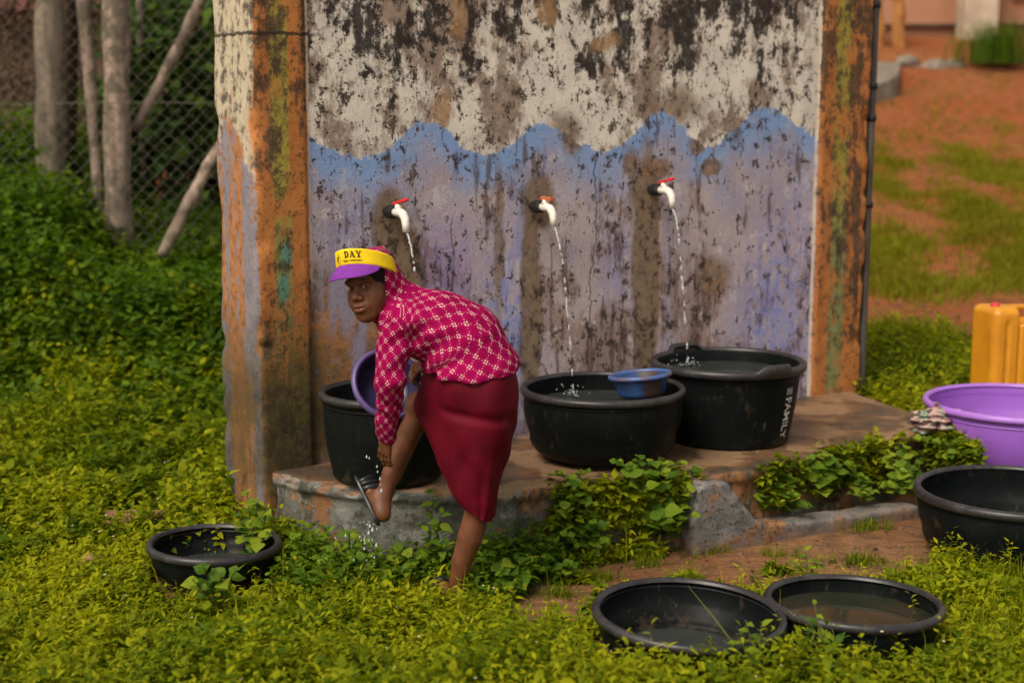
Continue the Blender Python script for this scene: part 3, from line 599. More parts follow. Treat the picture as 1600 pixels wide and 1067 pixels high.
M_BLK = black_plastic('black_plastic'); M_BLK2 = black_plastic('black_plastic_dusty', (0.005, 0.0065, 0.0065), 0.46, 0.10)
M_RIM = black_plastic('black_plastic_scuffed_highlit_rim', (0.020, 0.018, 0.021), 0.32, 0.5)  # scuffs, plus pinkish rim highlights put into the base colour
b = B('still_water', 0.03, 0.5); n1 = b.noise(b.obj, 14, 3); b.color((0.035, 0.040, 0.038)); b.set('Specular IOR Level', 0.6); b.bump(n1, 0.12, 0.01); M_WAT = b.mat
b = B('muddy_water', 0.03, 0.5); n1 = b.noise(b.obj, 7, 4); b.color(b.mix(n1.ss(0.4, 0.6), (0.040, 0.032, 0.020), (0.022, 0.026, 0.016))); b.bump(b.noise(b.obj, 9, 2), 0.06, 0.01); M_WAT2 = b.mat
def tub(name, c, r, hgt, rb, label, cat='basin', mat=None, rim_mat=None, rim=0.022, water=None, wmat=None, tilt=(0, 0, 0), group=None, bulge=0.0, steps=None, fn=None, rimfn=None, th=0.007, rib=True, cr=0.03):
    """open tub: c = base centre, r = outer rim radius, rb = base radius"""
    mat = mat or M_BLK; rim_mat = rim_mat or M_RIM; ro = r - rim * 0.75
    root = empty(name, c); root.rotation_euler = tilt; tag(root, label, cat, group)
    def rad(t): return rb + (ro - rb) * (t ** 0.8) + bulge * math.sin(math.pi * t)
    t0 = cr * 1.15 / hgt; r1 = rad(t0)
    prof = [(0.0, 0.004), ((r1 - cr) * 0.6, 0.003)] + [(r1 - cr + cr * math.sin(a), cr * (1 - math.cos(a))) for a in (0.0, 0.35, 0.7, 1.05, 1.35)]
    for t in np.linspace(t0, 0.93, 12): prof.append((rad(t), hgt * t))
    prof += [(ro, hgt - 0.012)]
    inner = [(max(0.0, p[0] - th), p[1] + (th if i < 6 else 0)) for i, p in enumerate(prof)][::-1]; inner[-1] = (0.0, 0.004 + th)
    if steps:  # a ring moulded on the inside wall
        inner = [(rr + (0.006 if zz > hgt * steps else 0), zz) for rr, zz in inner]
    V, q = lathe_np(prof + [(ro - th * 0.5, hgt - 0.006)] + inner, 80, fn); o = link('tub_wall', mesh_np('tub_wall', V, q), mat, root)
    a = np.linspace(-0.35 * np.pi, 1.55 * np.pi, 16); rp = [(ro + 0.004 + rim * 0.62 * math.cos(k), hgt - rim * 0.55 + rim * 0.62 * math.sin(k)) for k in a]
    rp = [(ro - th - 0.001, hgt - 0.010)] + [(ro - 0.004, hgt - 0.001), (ro + rim * 0.15, hgt + 0.003), (ro + rim * 0.55, hgt + 0.001), (ro + rim * 0.85, hgt - rim * 0.3), (ro + rim * 0.9, hgt - rim * 0.8), (ro + rim * 0.72, hgt - rim * 1.25), (ro + rim * 0.4, hgt - rim * 1.2), (ro + 0.002, hgt - rim * 1.0), (ro - 0.002, hgt - rim * 1.2)]
    V, q = lathe_np(rp, 80, rimfn); link('rim', mesh_np('rim', V, q), rim_mat, root)
    if rib:
        z = hgt * 0.86; rr = rad(0.86); V, q = lathe_np([(rr - 0.003, z - 0.006), (rr + 0.003, z - 0.003), (rr + 0.003, z + 0.003), (rr - 0.003, z + 0.006)], 80); link('rib', mesh_np('rib', V, q), mat, root)
    if water is not None:
        rw = rad(water / hgt) - th + 0.001; V, q = lathe_np([(0.0, water), (rw * 0.5, water), (rw, water)], 64)
        link('water', mesh_np('water', V, q), wmat or M_WAT, root)
    return root
def base_at(u, vfront, z, rb):           # base centre from where its front edge meets the ground
    p = atz(u, vfront, z); d = p[:2] / np.linalg.norm(p[:2]); return np.array([p[0] + d[0] * rb, p[1] + d[1] * rb, z])
cA = base_at(941, 728, 0.315, 0.215)
tub('wash_basin', cA, 0.338, 0.285, 0.245, 'low round black basin under the middle tap, blue bowl at its rim', water=0.205, bulge=0.030, cr=0.085, group='black basins and tubs')
cB = base_at(1132, 712, 0.282, 0.262)
cB = np.array([cB[0] * 1.012, cB[1] + 0.04, cB[2]])
def lug(V, th):
    w = np.zeros_like(th)
    for a0 in (R(-62), R(118)):
        d = (th - a0 + np.pi) % (2 * np.pi) - np.pi; w = np.maximum(w, sstep(np.abs(d), R(15), R(12)))
    V = V.copy(); topm = sstep(V[:, :, 2], 0.335, 0.352); V[:, :, 2] += topm * w * 0.024; 
    rr = np.hypot(V[:, :, 0], V[:, :, 1]); g = 1 + (0.012 * w * topm) / np.maximum(rr, 0.1); V[:, :, 0] *= g; V[:, :, 1] *= g
    return V
bk = tub('water_bucket', cB, 0.337, 0.36, 0.262, 'tall black bucket with white FAMILY lettering and lugs on its rim', 'bucket', water=0.30, bulge=0.004, rim=0.026, rimfn=lug, group='black basins and tubs')
cC = np.array([*(aty(604, 752, 5.52)[:2]), 0.311]); cC[1] = 5.59
tub('water_tub', cC, 0.262, 0.345, 0.205, 'black water tub behind the bending girl, below the left tap', 'tub', water=0.25, bulge=0.012, mat=M_BLK2, group='black basins and tubs')
cD = base_at(336, 930, 0.0, 0.16); cD[2] = float(gz(cD[0], cD[1])) + 0.0
tub('wash_basin', (cD[0], cD[1], 0.0), 0.245, 0.155, 0.17, 'shallow black basin sunk in weeds left of the platform', water=0.05, bulge=0.02, steps=0.55, tilt=(R(-1), R(1.5), 0), group='black basins and tubs')
rimE = atz(1073, 952, 0.17); tub('wash_basin', (rimE[0], rimE[1], 0.0), 0.305, 0.17, 0.215, 'empty black basin in the front weeds, grass stalks leaning in', water=0.018, bulge=0.02, steps=0.45, tilt=(R(1.5), R(2.5), 0), group='black basins and tubs')
rimF = atz(1333, 936, 0.155); tub('wash_basin', (rimF[0], rimF[1], 0.0), 0.288, 0.155, 0.215, 'shallow black tub of muddy water, frontmost on the right', water=0.098, wmat=M_WAT2, bulge=0.02, tilt=(R(-2.0), R(1.5), 0), group='black basins and tubs')
cG = base_at(1580, 893, 0.0, 0.25); tub('wash_basin', cG, 0.385, 0.262, 0.27, 'deep black basin cut by the right edge, before the purple basin', bulge=0.035, cr=0.09, rim=0.026, group='black basins and tubs', rib=False)
M_PUR = plastic('purple_plastic', (0.29, 0.105, 0.52), 0.42, 0.35, (0.19, 0.08, 0.30), 9); M_PURR = plastic('purple_rim', (0.35, 0.15, 0.57), 0.38, 0.2)
cH = np.array([*(aty(1592, 628, 6.66)[:2]), 0.02]); tub('purple_basin', cH, 0.425, 0.375, 0.285, 'big bright purple plastic basin at the right edge', mat=M_PUR, rim_mat=M_PURR, bulge=0.03, rim=0.022, steps=0.6)
# ---- blue bowl floating in the low basin
b = B('worn_blue_plastic', 0.4, 0.5); n1 = b.noise(b.obj, 22, 5, 0.65); a_ = (b.x * 9.0 + 1.2).sin(); b.color(b.mix(n1.ss(0.55, 0.65) * 0.7, b.mix(a_.ss(0.90, 0.96), (0.018, 0.055, 0.18), (0.05, 0.030, 0.022)), (0.03, 0.045, 0.09))); M_BLU = b.mat
b = B('pale_blue_rim', 0.4, 0.5); n1 = b.noise(b.obj, 16, 4); b.color(b.mix(n1.ss(0.45, 0.6), (0.055, 0.105, 0.30), (0.09, 0.085, 0.15))); M_BLUR = b.mat
pb = cA + np.array([0.158, -0.02, 0.245]); tub('small_bowl', pb, 0.130, 0.095, 0.085, 'small worn blue bowl floating in the low black basin', 'bowl', M_BLU, M_BLUR, 0.012, th=0.004, rib=False, tilt=(R(-3), R(-5), 0))
# ---- violet bowl leaning on the tub, held by the girl
M_VIO = plastic('violet_plastic', (0.038, 0.030, 0.095), 0.34, 0.5, (0.022, 0.02, 0.05), 12); M_VIOR = plastic('violet_rim', (0.10, 0.065, 0.20), 0.34, 0.3)
cV = aty(607, 599, 5.19)
vb = tub('violet_bowl', (0, 0, 0), 0.134, 0.09, 0.085, 'violet plastic bowl tipped on edge between the girl and the black tub', 'bowl', M_VIO, M_VIOR, 0.016, th=0.005, rib=False)
ax3 = Vector((0.36, -0.78, 0.52)).normalized(); vb.rotation_mode = 'QUATERNION'; vb.rotation_quaternion = ax3.to_track_quat('Z', 'Y'); vb.location = Vector(cV) - ax3 * 0.085
# ---- lettering on the bucket
def text_np(body, size, ext=0.0):
    cu = bpy.data.curves.new('txt', 'FONT'); cu.body = body; cu.size = size; cu.align_x = 'LEFT'; cu.resolution_u = 3; cu.extrude = ext; cu.offset = size * 0.018
    o = bpy.data.objects.new('txt', cu); COL.objects.link(o); dg = bpy.context.evaluated_depsgraph_get(); dg.update(); me = bpy.data.meshes.new_from_object(o.evaluated_get(dg))
    bm = bmesh.new(); bm.from_mesh(me); bmesh.ops.triangulate(bm, faces=bm.faces[:]); bm.verts.ensure_lookup_table()
    V = np.array([v.co[:] for v in bm.verts]); T = np.array([[v.index for v in fc.verts] for fc in bm.faces]); bm.free()
    bpy.data.objects.remove(o); bpy.data.curves.remove(cu); bpy.data.meshes.remove(me); return V, T
b = B('white_print', 0.6, 0.3); n1 = b.noise(b.obj, 90, 4, 0.7); b.color(b.mix(n1.ss(0.52, 0.62) * 0.8, (0.62, 0.60, 0.56), (0.06, 0.06, 0.06))); M_PRINT = b.mat
V, T = text_np('FAMILY', 0.052); wid = V[:, 0].max()
def on_bucket(V, phi0, ztop):            # text runs downwards, tops of letters to the right
    z = ztop - V[:, 0]; t = z / 0.36; rr = 0.262 + (0.337 - 0.0195 - 0.262) * np.clip(t, 0, 1) ** 0.8 + 0.004 * np.sin(np.pi * t) + 0.0022
    ph = phi0 + V[:, 1] / 0.30; return np.stack([rr * np.cos(ph), rr * np.sin(ph), z], 1)
PH = R(-44)
V2 = V.copy(); V2[:, 0] *= 0.185 / wid; V2[:, 1] *= 1.3; link('lettering', mesh_np('lettering', on_bucket(V2, PH, 0.232), T, False), M_PRINT, bk)
parts = []; 
for ln in range(2):
    for k in range(3):
        x0 = 0.001 + k * 0.010; y0 = ln * 0.024
        for (xa, xb, ya, yb) in ((0, .0075, 0, .004), (0, .0075, .008, .011), (0, .0075, .015, .019), (0, .002, 0, .019)):
            parts.append((np.array([[x0 + xa, y0 + ya, 0], [x0 + xb, y0 + ya, 0], [x0 + xb, y0 + yb, 0], [x0 + xa, y0 + yb, 0]]), np.array([[0, 1, 2, 3]]), np.zeros((0, 3), int)))
V, Fs = merge_np(parts); link('small_print', mesh_np('small_print', on_bucket(V, PH, 0.272), Fs, False), M_PRINT, bk)
# ------------------------------------------------------------------ yellow jerrycan
M_YEL = plastic('yellow_jerrycan_plastic', (0.60, 0.25, 0.012), 0.38, 0.5, (0.42, 0.15, 0.01), 8); M_CAP = plastic('red_cap', (0.55, 0.035, 0.03), 0.4)
pj = aty(1578, 600, 7.35); jz = float(gz(pj[0], pj[1])); jr = empty('jerrycan', (pj[0] , pj[1], jz), R(14)); tag(jr, 'yellow plastic jerrycan with red cap behind the purple basin', 'jerrycan')
JH = aty(1578, 476, 7.35)[2] - jz
def jf(X_, Y_, Z_):
    w = 0.185; dp = 0.125; hh = JH / 2
    qx = np.abs(X_) - w + 0.05; qy = np.abs(Y_) - dp + 0.05; qz = np.abs(Z_ - hh) - hh + 0.04
    d = np.sqrt(np.maximum(qx, 0) ** 2 + np.maximum(qy, 0) ** 2 + np.maximum(qz, 0) ** 2) + np.minimum(np.maximum(np.maximum(qx, qy), qz), 0) - 0.04
    d = d + 0.012 * sstep(np.abs(np.abs(X_) - 0.03), 0.012, 0.004) * sstep(np.abs(Y_), 0.07, 0.10) * sstep(Z_, 0.05, 0.08)      # moulded grooves
    d = d + 0.008 * sstep(np.abs(np.abs(X_) - 0.10), 0.014, 0.005) * sstep(np.abs(Y_), 0.07, 0.10) * sstep(Z_, 0.06, 0.09) * sstep(Z_, JH - 0.05, JH - 0.09)
    hole = np.sqrt((Z_ - JH + 0.035) ** 2 + 0.0 * X_) ; slot = np.maximum(np.maximum(np.abs(Z_ - JH + 0.045) - 0.02, np.abs(X_ - 0.05) - 0.075), np.abs(Y_) - 0.4)
    gap = np.maximum(np.maximum(JH - 0.085 - Z_, np.abs(X_ - 0.045) - 0.085), 0.022 - np.abs(Y_))     # hand grip: side recesses
    return np.maximum(np.maximum(d, -slot), -gap)
o = blob('can_body', (-0.22, -0.16, -0.02), (0.22, 0.16, JH + 0.03), jf, M_YEL, jr, 0.008, 0.002, 5)
V_, q_ = lathe_np([(0, 0.038), (0.02, 0.038), (0.024, 0.034), (0.025, 0.0), (0.0, 0.0)], 20); link('cap', mesh_np('cap', V_, q_[:, ::-1]), M_CAP, jr, (-0.115, -0.02, JH - 0.022), (0, R(-14), 0))
# ------------------------------------------------------------------ folded rag on the platform corner
pr_ = atz(1462, 668, 0.30); f = Field((-0.15, -0.12, -0.02), (0.15, 0.12, 0.14), 0.006)
Xs, Ys, Zs = [np.array(q) for q in np.broadcast_arrays(*f.pts((slice(None),) * 3))]; P3 = np.stack([Xs, Ys, Zs], -1)
wv_ = 0.012 * np.sin(Xs * 55 + 9 * vnoise(P3, 14, 2)) + 0.010 * np.sin(Zs * 190 + 8 * vnoise(P3, 9, 2, 0.5, 3.0)) * 1.0 + 0.02 * (vnoise(P3, 18, 3) - 0.5)
f.d = ((np.sqrt((Xs / 0.10) ** 2 + (Ys / 0.075) ** 2 + ((Zs - 0.03) / 0.06) ** 2) - 1) * 0.055 + wv_).astype(np.float32); V, Q = f.surface(); V = relax(V, Q, 1)
b = B('printed_cloth', 0.9, 0.1); n1 = b.noise(b.obj, 16, 3, 0.5, 0.8); n2 = b.noise(b.off(b.obj, (3, 3, 3)), 22, 3, 0.5, 0.6)
c_ = b.mix(n1.ss(0.46, 0.52), (0.42, 0.30, 0.27), (0.085, 0.06, 0.055)); c_ = b.mix(n2.ss(0.55, 0.60), c_, (0.22, 0.30, 0.22)); c_ = b.mix(b.noise(b.off(b.obj, (8, 1, 3)), 26, 3).ss(0.58, 0.62), c_, (0.45, 0.16, 0.17)); b.color(c_); M_RAG = b.mat
o = link('washing_rag', mesh_np('washing_rag', V, Q), M_RAG, None, (pr_[0], pr_[1], float(slabz(pr_[0], pr_[1])) + 0.02), (0, 0, 0.3)); tag(o, 'crumpled printed rag on the platform corner beside the purple basin', 'rag')
# ------------------------------------------------------------------ the person
def nrm(v): v = np.asarray(v, float); return v / np.linalg.norm(v)
K = aty
person = empty('person', (float(K(708, 945, 5.0)[0]), 5.0, 0.0)); PO = np.array(person.location)
tag(person, 'girl in magenta patterned hooded top, crimson skirt and visor, bending to wash her foot', 'person')
# --- head frame
HC = K(582, 449, 4.99); hf = nrm((-math.sin(R(30)), -math.cos(R(30)), -0.02)); hu = np.array([-0.20, 0.0, 0.98]); hu = nrm(hu - hf * (hu @ hf)); hl = np.cross(hu, hf)
HM = np.stack([hf, hl, hu])
def HL(x, y, z): return HC + hf * x + hl * y + hu * z
SKIN = []                                # (V, Q, tone)
# --- head, fine grid
f = Field(HC - 0.16, HC + 0.165, 0.0019)
def he(x, y, z, r, k=0.015, cut=False, M=None): f.ell(HL(x, y, z), r, HM if M is None else M, k, cut)
def hc(a, c, ra, rb, k=0.01, cut=False): f.cone(HL(*a), HL(*c), ra, rb, k, cut)
he(-0.008, 0, 0.032, (.093, .073, .083), 0.01)                  # cranium
he(0.030, 0, -0.020, (.058, .057, .080), 0.03)                  # face mass
he(0.045, 0, -0.066, (.036, .036, .034), 0.03)                  # jaw
f.ball(HL(0.070, 0, -0.093), 0.0165, 0.025)                     # chin
for s in (1, -1):
    f.ball(HL(0.050, s * 0.040, -0.022), 0.022, 0.03)           # cheekbone
    f.ball(HL(0.052, s * 0.034, -0.050), 0.020, 0.03)
    hc((0.000, s * 0.046, -0.045), (0.055, s * 0.020, -0.088), 0.017, 0.012, 0.03)   # jaw line
    he(0.094, s * 0.031, 0.010, (.020, .020, .013), 0.016, True)  # socket
hc((0.078, 0.045, 0.030), (0.086, 0.0, 0.032), 0.007, 0.008, 0.02); hc((0.078, -0.045, 0.030), (0.086, 0.0, 0.032), 0.007, 0.008, 0.02)   # brow
hc((0.084, 0, 0.016), (0.103, 0, -0.020), 0.0075, 0.0100, 0.012); f.ball(HL(0.1045, 0, -0.0225), 0.0108, 0.008)   # nose
for s in (1, -1):
    f.ball(HL(0.0950, s * 0.0150, -0.0265), 0.0096, 0.006)
    f.ball(HL(0.099, s * 0.0068, -0.0345), 0.0040, 0.003, True)  # nostril
he(0.080, 0, -0.056, (.020, .028, .018), 0.02)                  # muzzle
he(0.0965, 0, -0.0520, (.0100, .0225, .0072), 0.005); he(0.0950, 0, -0.0665, (.0105, .0195, .0088), 0.006)   # lips
he(0.105, 0, -0.0585, (.010, .0220, .0013), 0.003, True)        # mouth line
EYE = [(0.0735, s * 0.0315, 0.0095) for s in (1, -1)]
for (x, y, z) in EYE:
    f.ball(HL(x, y, z), 0.0137, 0.004)
    he(x + 0.014, y, z + 0.0003, (.012, .0135, .0052), 0.0012, True)
f.cone(HL(-0.01, 0, -0.06), K(622, 488, 5.03), 0.042, 0.048, 0.03)  # neck
V, Q = f.surface(); V = relax(V, Q, 1, 0.4)
L = (V - HC) @ HM.T; lip = np.exp(-(((L[:, 0] - 0.097) / 0.012) ** 2 + (L[:, 1] / 0.020) ** 2 + ((L[:, 2] + 0.059) / 0.0095) ** 2) * 1.2)
brow = sum(np.exp(-(((L[:, 1] - s * 0.033) / 0.017) ** 4 + ((L[:, 2] - 0.033 + 0.10 * (abs(0.033 - s * L[:, 1]))) / 0.0042) ** 4)) for s in (1, -1)) * (L[:, 0] > 0.05)
SKIN.append((V, Q, np.zeros(len(V)), lip, brow))
del f
# --- body, coarser grid (mostly under the clothes)
f = Field((-0.62, 4.70, -0.05), (0.10, 5.50, 1.20), 0.0055)
def cc(a, c, ra, rb, k=0.03): f.cone(a, c, ra, rb, k)
pel = K(738, 590, 5.0)
f.ell(pel, (.13, .15, .12), None, .03); cc(pel, K(712, 530, 5.0), .125, .11); cc(K(712, 530, 5.0), K(650, 500, 5.02), .105, .095); cc(K(640, 495, 4.93), K(650, 490, 5.14), .05, .05)
cc(K(640, 490, 5.02), K(618, 478, 5.02), .05, .042)
LEGS = [(750, 625, 4.95), (747, 795, 4.975), (735, 838, 4.98), (722, 876, 4.99), (710, 930, 5.0)]; LR = [.080, .043, .0445, .037, .025]
for i in range(4): cc(K(*LEGS[i]), K(*LEGS[i + 1]), LR[i], LR[i + 1], .004)
LIFT = [(725, 612, 5.04), (657, 634, 5.17), (641, 674, 5.16), (612, 741, 5.14), (598, 775, 5.13)]; LR2 = [.08, .050, .043, .036, .0255]
for i in range(4): cc(K(*LIFT[i]), K(*LIFT[i + 1]), LR2[i], LR2[i + 1], .004)
SH, EL, WR = K(620, 502, 4.93), K(609, 592, 4.90), K(606, 677, 5.00)
cc(SH, EL, .042, .034); cc(EL, WR, .034, .023)
SH2, EL2, WR2 = K(650, 490, 5.18), K(700, 545, 5.24), K(672, 568, 5.20)
cc(SH2, EL2, .038, .032); cc(EL2, WR2, .030, .022)
f.ball(K(746, 792, 4.965), .038, .02); f.ball(K(656, 632, 5.16), .046, .02)
def foot(f, ankle, heel, td, sn, ln, k=.014):
    """td towards the toes, sn out of the sole"""
    td = nrm(td); sn = nrm(np.asarray(sn) - td * (np.asarray(sn) @ td)); sd = np.cross(td, sn); h0 = heel - sn * 0.026
    f.cone(h0, h0 + td * 0.01, .027, .026, k); f.cone(ankle, h0, .027, .026, k); f.cone(ankle, h0 + td * ln * 0.42, .027, .024, .03); f.cone(h0 + td * ln * 0.1, h0 + td * ln * 0.62 + sn * 0.004, .027, .021, .02)
    for i, o in enumerate((-.026, -.013, .0, .012, .024)):
        a = h0 + td * ln * (0.60 - 0.02 * i) + sd * o + sn * 0.007; e = h0 + td * ln * (0.86 - 0.045 * i) + sd * o * 1.08 + sn * 0.014
        f.cone(a, e, .0155 - .001 * i, .0098 - .0006 * i, .010)
        f.cone(h0 + td * ln * 0.35, a, .022, .016, .012)
    return td, sn, sd, h0
FT1 = foot(f, K(*LIFT[-1]), K(588, 808, 5.09), (-.44, .50, .74), (-.84, -.20, -.46), .175)
gz0 = 0.012; an = K(*LEGS[-1]); FT2 = foot(f, an, np.array([an[0] + 0.012, an[1] - 0.005, gz0]), (-.72, .68, 0.0), (0, 0, -1), .20)
V, Q = f.surface(); V = relax(V, Q, 2, 0.4); SKIN.append((V, Q, np.zeros(len(V)), np.zeros(len(V)), np.zeros(len(V)))); del f
# --- hands, fine grid
def hand(W, d, n, left, curls, sc=0.86, spread=0.06, thumb=(0.55, 0.7, 0.35)):
    d = nrm(d); n = nrm(np.asarray(n) - d * (np.asarray(n) @ d)); th = np.cross(n, d) if left else np.cross(d, n)
    lo = W - 0.2 * sc; hi = W + 0.2 * sc; f = Field(np.minimum(W, W + d * 0.17 * sc) - 0.075, np.maximum(W, W + d * 0.17 * sc) + 0.075, 0.0021)
    P = lambda a, s, q: W + (d * a + th * s + n * q) * sc
    f.cone(P(-.05, 0, 0), P(.02, 0, 0), .024 * sc, .025 * sc, .01)
    for s in (-.024, -.008, .008, .022): f.cone(P(.012, s * 0.6, 0), P(.078, s, 0), .0165 * sc, .0125 * sc, .012)
    for i, s in enumerate((.026, .0085, -.009, -.026)):           # index .. little finger
        ln = (0.98, 1.08, 1.0, 0.8)[i]; p = P(.080 - .003 * abs(i - 1), s, 0); dr = nrm(d + th * spread * (1.5 - i)); a = 0.0
        for j, (sl, rr, r2) in enumerate(((.040, .0098, .0090), (.025, .0090, .0082), (.020, .0082, .0066))):
            a += curls[i][j]; q = p + (dr * math.cos(a) + n * math.sin(a)) * sl * ln * sc; f.cone(p, q, rr * sc, r2 * sc, .004); p = q
    p0 = P(.022, .020, .006); p1 = p0 + nrm(d * thumb[0] + th * thumb[1] + n * thumb[2]) * .036 * sc; p2 = p1 + nrm(d * 0.85 + th * 0.35 + n * 0.4) * .027 * sc; p3 = p2 + nrm(d * 0.9 + th * 0.15 + n * 0.45) * .021 * sc
    f.cone(p0, p1, .0150 * sc, .0118 * sc, .012); f.cone(p1, p2, .0112 * sc, .0098 * sc, .004); f.cone(p2, p3, .0098 * sc, .0075 * sc, .003)
    V, Q = f.surface(); V = relax(V, Q, 1, 0.4); pal = sstep((V - W) @ n, 0.004, 0.012); return V, Q, pal, np.zeros(len(V)), np.zeros(len(V))
SKIN.append(hand(K(605, 681, 5.005), (-.18, .22, -.95), (.62, .75, .1), True, [(.25, .45, .3), (.18, .35, .25), (.22, .3, .25), (.1, .3, .25)], 0.80, 0.10))
SKIN.append(hand(K(676, 566, 5.205), (-.86, .05, -.35), (-.15, .55, -.8), False, [(.5, .8, .5)] * 4, 0.80))
Vs, Qs, o = [], [], 0
for s in SKIN: Vs.append(s[0]); Qs.append(s[1] + o); o += len(s[0])
bme = mesh_np('body', np.vstack(Vs) - PO, np.vstack(Qs))
attr(bme, 'palm', np.concatenate([s[2] for s in SKIN])); attr(bme, 'lip', np.concatenate([s[3] for s in SKIN])); attr(bme, 'brow', np.concatenate([s[4] for s in SKIN]))
b = B('dark_brown_skin', 0.48, 0.30); n1 = b.noise(b.obj, 18, 4, 0.6); n2 = b.noise(b.obj, 160, 3, 0.6)
c_ = b.mix(n1.ss(0.35, 0.65), (0.112, 0.040, 0.018), (0.150, 0.056, 0.026)); c_ = b.mix(b.attr('palm') * 0.5, c_, (0.32, 0.15, 0.095)); c_ = b.mix(b.attr('lip') * 0.75, c_, (0.20, 0.060, 0.048)); c_ = b.mix(b.attr('brow') * 0.8, c_, (0.02, 0.012, 0.009))
b.color(c_); b.set('Subsurface Weight', 0.08); b.set('Subsurface Radius', (0.012, 0.005, 0.003)); b.set('Subsurface Scale', 0.6); b.bump(n2, 0.10, 0.002); M_SKIN = b.mat
body = link('body', bme, M_SKIN, person)
# eyes
b = B('eye', 0.22, 0.3); g = ((b.y * b.y + b.z * b.z).sqrt()); c_ = b.mix(g.ss(0.0074, 0.0068), (0.55, 0.48, 0.43), (0.022, 0.010, 0.006)); c_ = b.mix(g.ss(0.0033, 0.0028), c_, (0.003, 0.003, 0.003)); b.color(b.mix(b.x.ss(0.002, 0.004), (0.55, 0.48, 0.43), c_)); M_EYE = b.mat
bm = bmesh.new(); bmesh.ops.create_uvsphere(bm, u_segments=24, v_segments=16, radius=0.0122); eme = bm_mesh('eye', bm, True)
gaze = nrm(CAMP - HC) * 0.75 + hf * 0.25
for e in EYE:
    q = Vector(gaze).to_track_quat('X', 'Z'); o = link('eye', eme, M_EYE, body, Vector(HL(*e) - PO)); o.rotation_mode = 'QUATERNION'; o.rotation_quaternion = q
# hair at the temples under the hood
f = Field(HC - 0.15, HC + 0.15, 0.004); f.ell(HL(-0.008, 0, 0.034), (.0975, .0775, .087), HM, .01); f.halfcut(HL(0.047, 0, 0), hf + hu * -0.75, 0.004); V, Q = f.surface()
b = B('black_hair', 0.8, 0.2); b.color((0.010, 0.008, 0.007)); b.bump(b.noise(b.obj, 220, 3), 0.6, 0.004); M_HAIR = b.mat
link('hair', mesh_np('hair', V - PO, Q), M_HAIR, person)
# --- shirt
f = Field((-0.60, 4.68, 0.42), (0.12, 5.45, 1.32), 0.0058)
TA = [K(740, 582, 5.0), K(724, 535, 5.0), K(684, 512, 5.0), K(645, 503, 5.01)]; TR = [.162, .138, .124, .110]
f.ell(HL(-0.014, 0, 0.030), (.106, .088, .101), HM, .02)                       # hood
cc(HL(-0.045, 0, -0.02), K(634, 476, 5.03), .070, .074, .05); cc(HL(-0.01, 0.0, -0.06), K(616, 492, 5.0), .058, .066, .03)
hcone = HL(-0.075, 0.0, 0.112); f.cone(HL(-0.03, 0, 0.085), hcone, .045, .024, .03)   # bunched peak of the hood
# face opening
Xg, Yg, Zg = f.pts((slice(None),) * 3); l0 = (Xg - HC[0]) * hf[0] + (Yg - HC[1]) * hf[1] + (Zg - HC[2]) * hf[2]; l1 = (Xg - HC[0]) * hl[0] + (Yg - HC[1]) * hl[1] + (Zg - HC[2]) * hl[2]; l2 = (Xg - HC[0]) * hu[0] + (Yg - HC[1]) * hu[1] + (Zg - HC[2]) * hu[2]
open_ = np.maximum(0.018 - l0 - 0.25 * np.maximum(l2 - 0.03, 0) + 0.55 * np.maximum(-0.07 - l2, 0), np.maximum(np.maximum(np.abs(l1) - 0.13, l2 - 0.16), -0.125 - l2))
f.d = np.maximum(f.d, -open_.astype(np.float32) * 1.0)
for i in range(3): cc(TA[i], TA[i + 1], TR[i], TR[i + 1], .03)
f.ell(K(738, 590, 5.0), (.160, .168, .13), None, .05)
# hem
f.halfcut(K(738, 597, 4.84), (0.03, 0.20, -1.0), 0.006)
cc(K(638, 500, 4.93), K(648, 492, 5.15), .066, .065, .03)
cc(SH, EL, .063, .053, .02); cc(EL, WR, .053, .037, .006)
cc(SH2, EL2, .06, .05, .02); cc(EL2, WR2, .05, .036, .006)
# folds
X3, Y3, Z3 = [np.array(q) for q in np.broadcast_arrays(Xg, Yg, Zg)]; near = np.abs(f.d) < 0.03; Pn = np.stack([X3[near], Y3[near], Z3[near]], -1)
def waves(P, dirv, freq, ph, wob): return np.sin((P @ nrm(dirv)) * freq + ph + wob * vnoise(P, 7, 2, 0.5, ph))
dt = np.min([np.linalg.norm(Pn - np.asarray(q), axis=1) for q in (TA[1], K(680, 560, 4.9))], axis=0)
fold = 0.0085 * waves(Pn, (-.5, .2, .85), 95, 0.0, 9) * np.exp(-(np.linalg.norm(Pn - K(668, 560, 4.88), axis=1) / 0.12) ** 2) * 1.2
fold += 0.0065 * waves(Pn, (.9, 0, .4), 70, 2.0, 8) * np.exp(-(np.linalg.norm(Pn - K(648, 520, 4.88), axis=1) / 0.08) ** 2)
da = np.abs(Pn[:, 0] - K(607, 600, 4.92)[0]); fold += 0.0036 * waves(Pn, (.45, .2, 1), 95, 1.0, 14) * sstep(da, 0.09, 0.05) * (0.25 + sstep(Pn[:, 2], K(607, 560, 4.92)[2], K(607, 680, 4.92)[2]))
fold += 0.0045 * waves(Pn, (.7, .2, .6), 42, 4.0, 7) * 0.55 + 0.004 * (vnoise(Pn, 16, 2, 0.5, 7.0) - 0.5)
f.d[near] += fold.astype(np.float32)
V, Q = f.surface(); V = relax(V, Q, 2, 0.45)
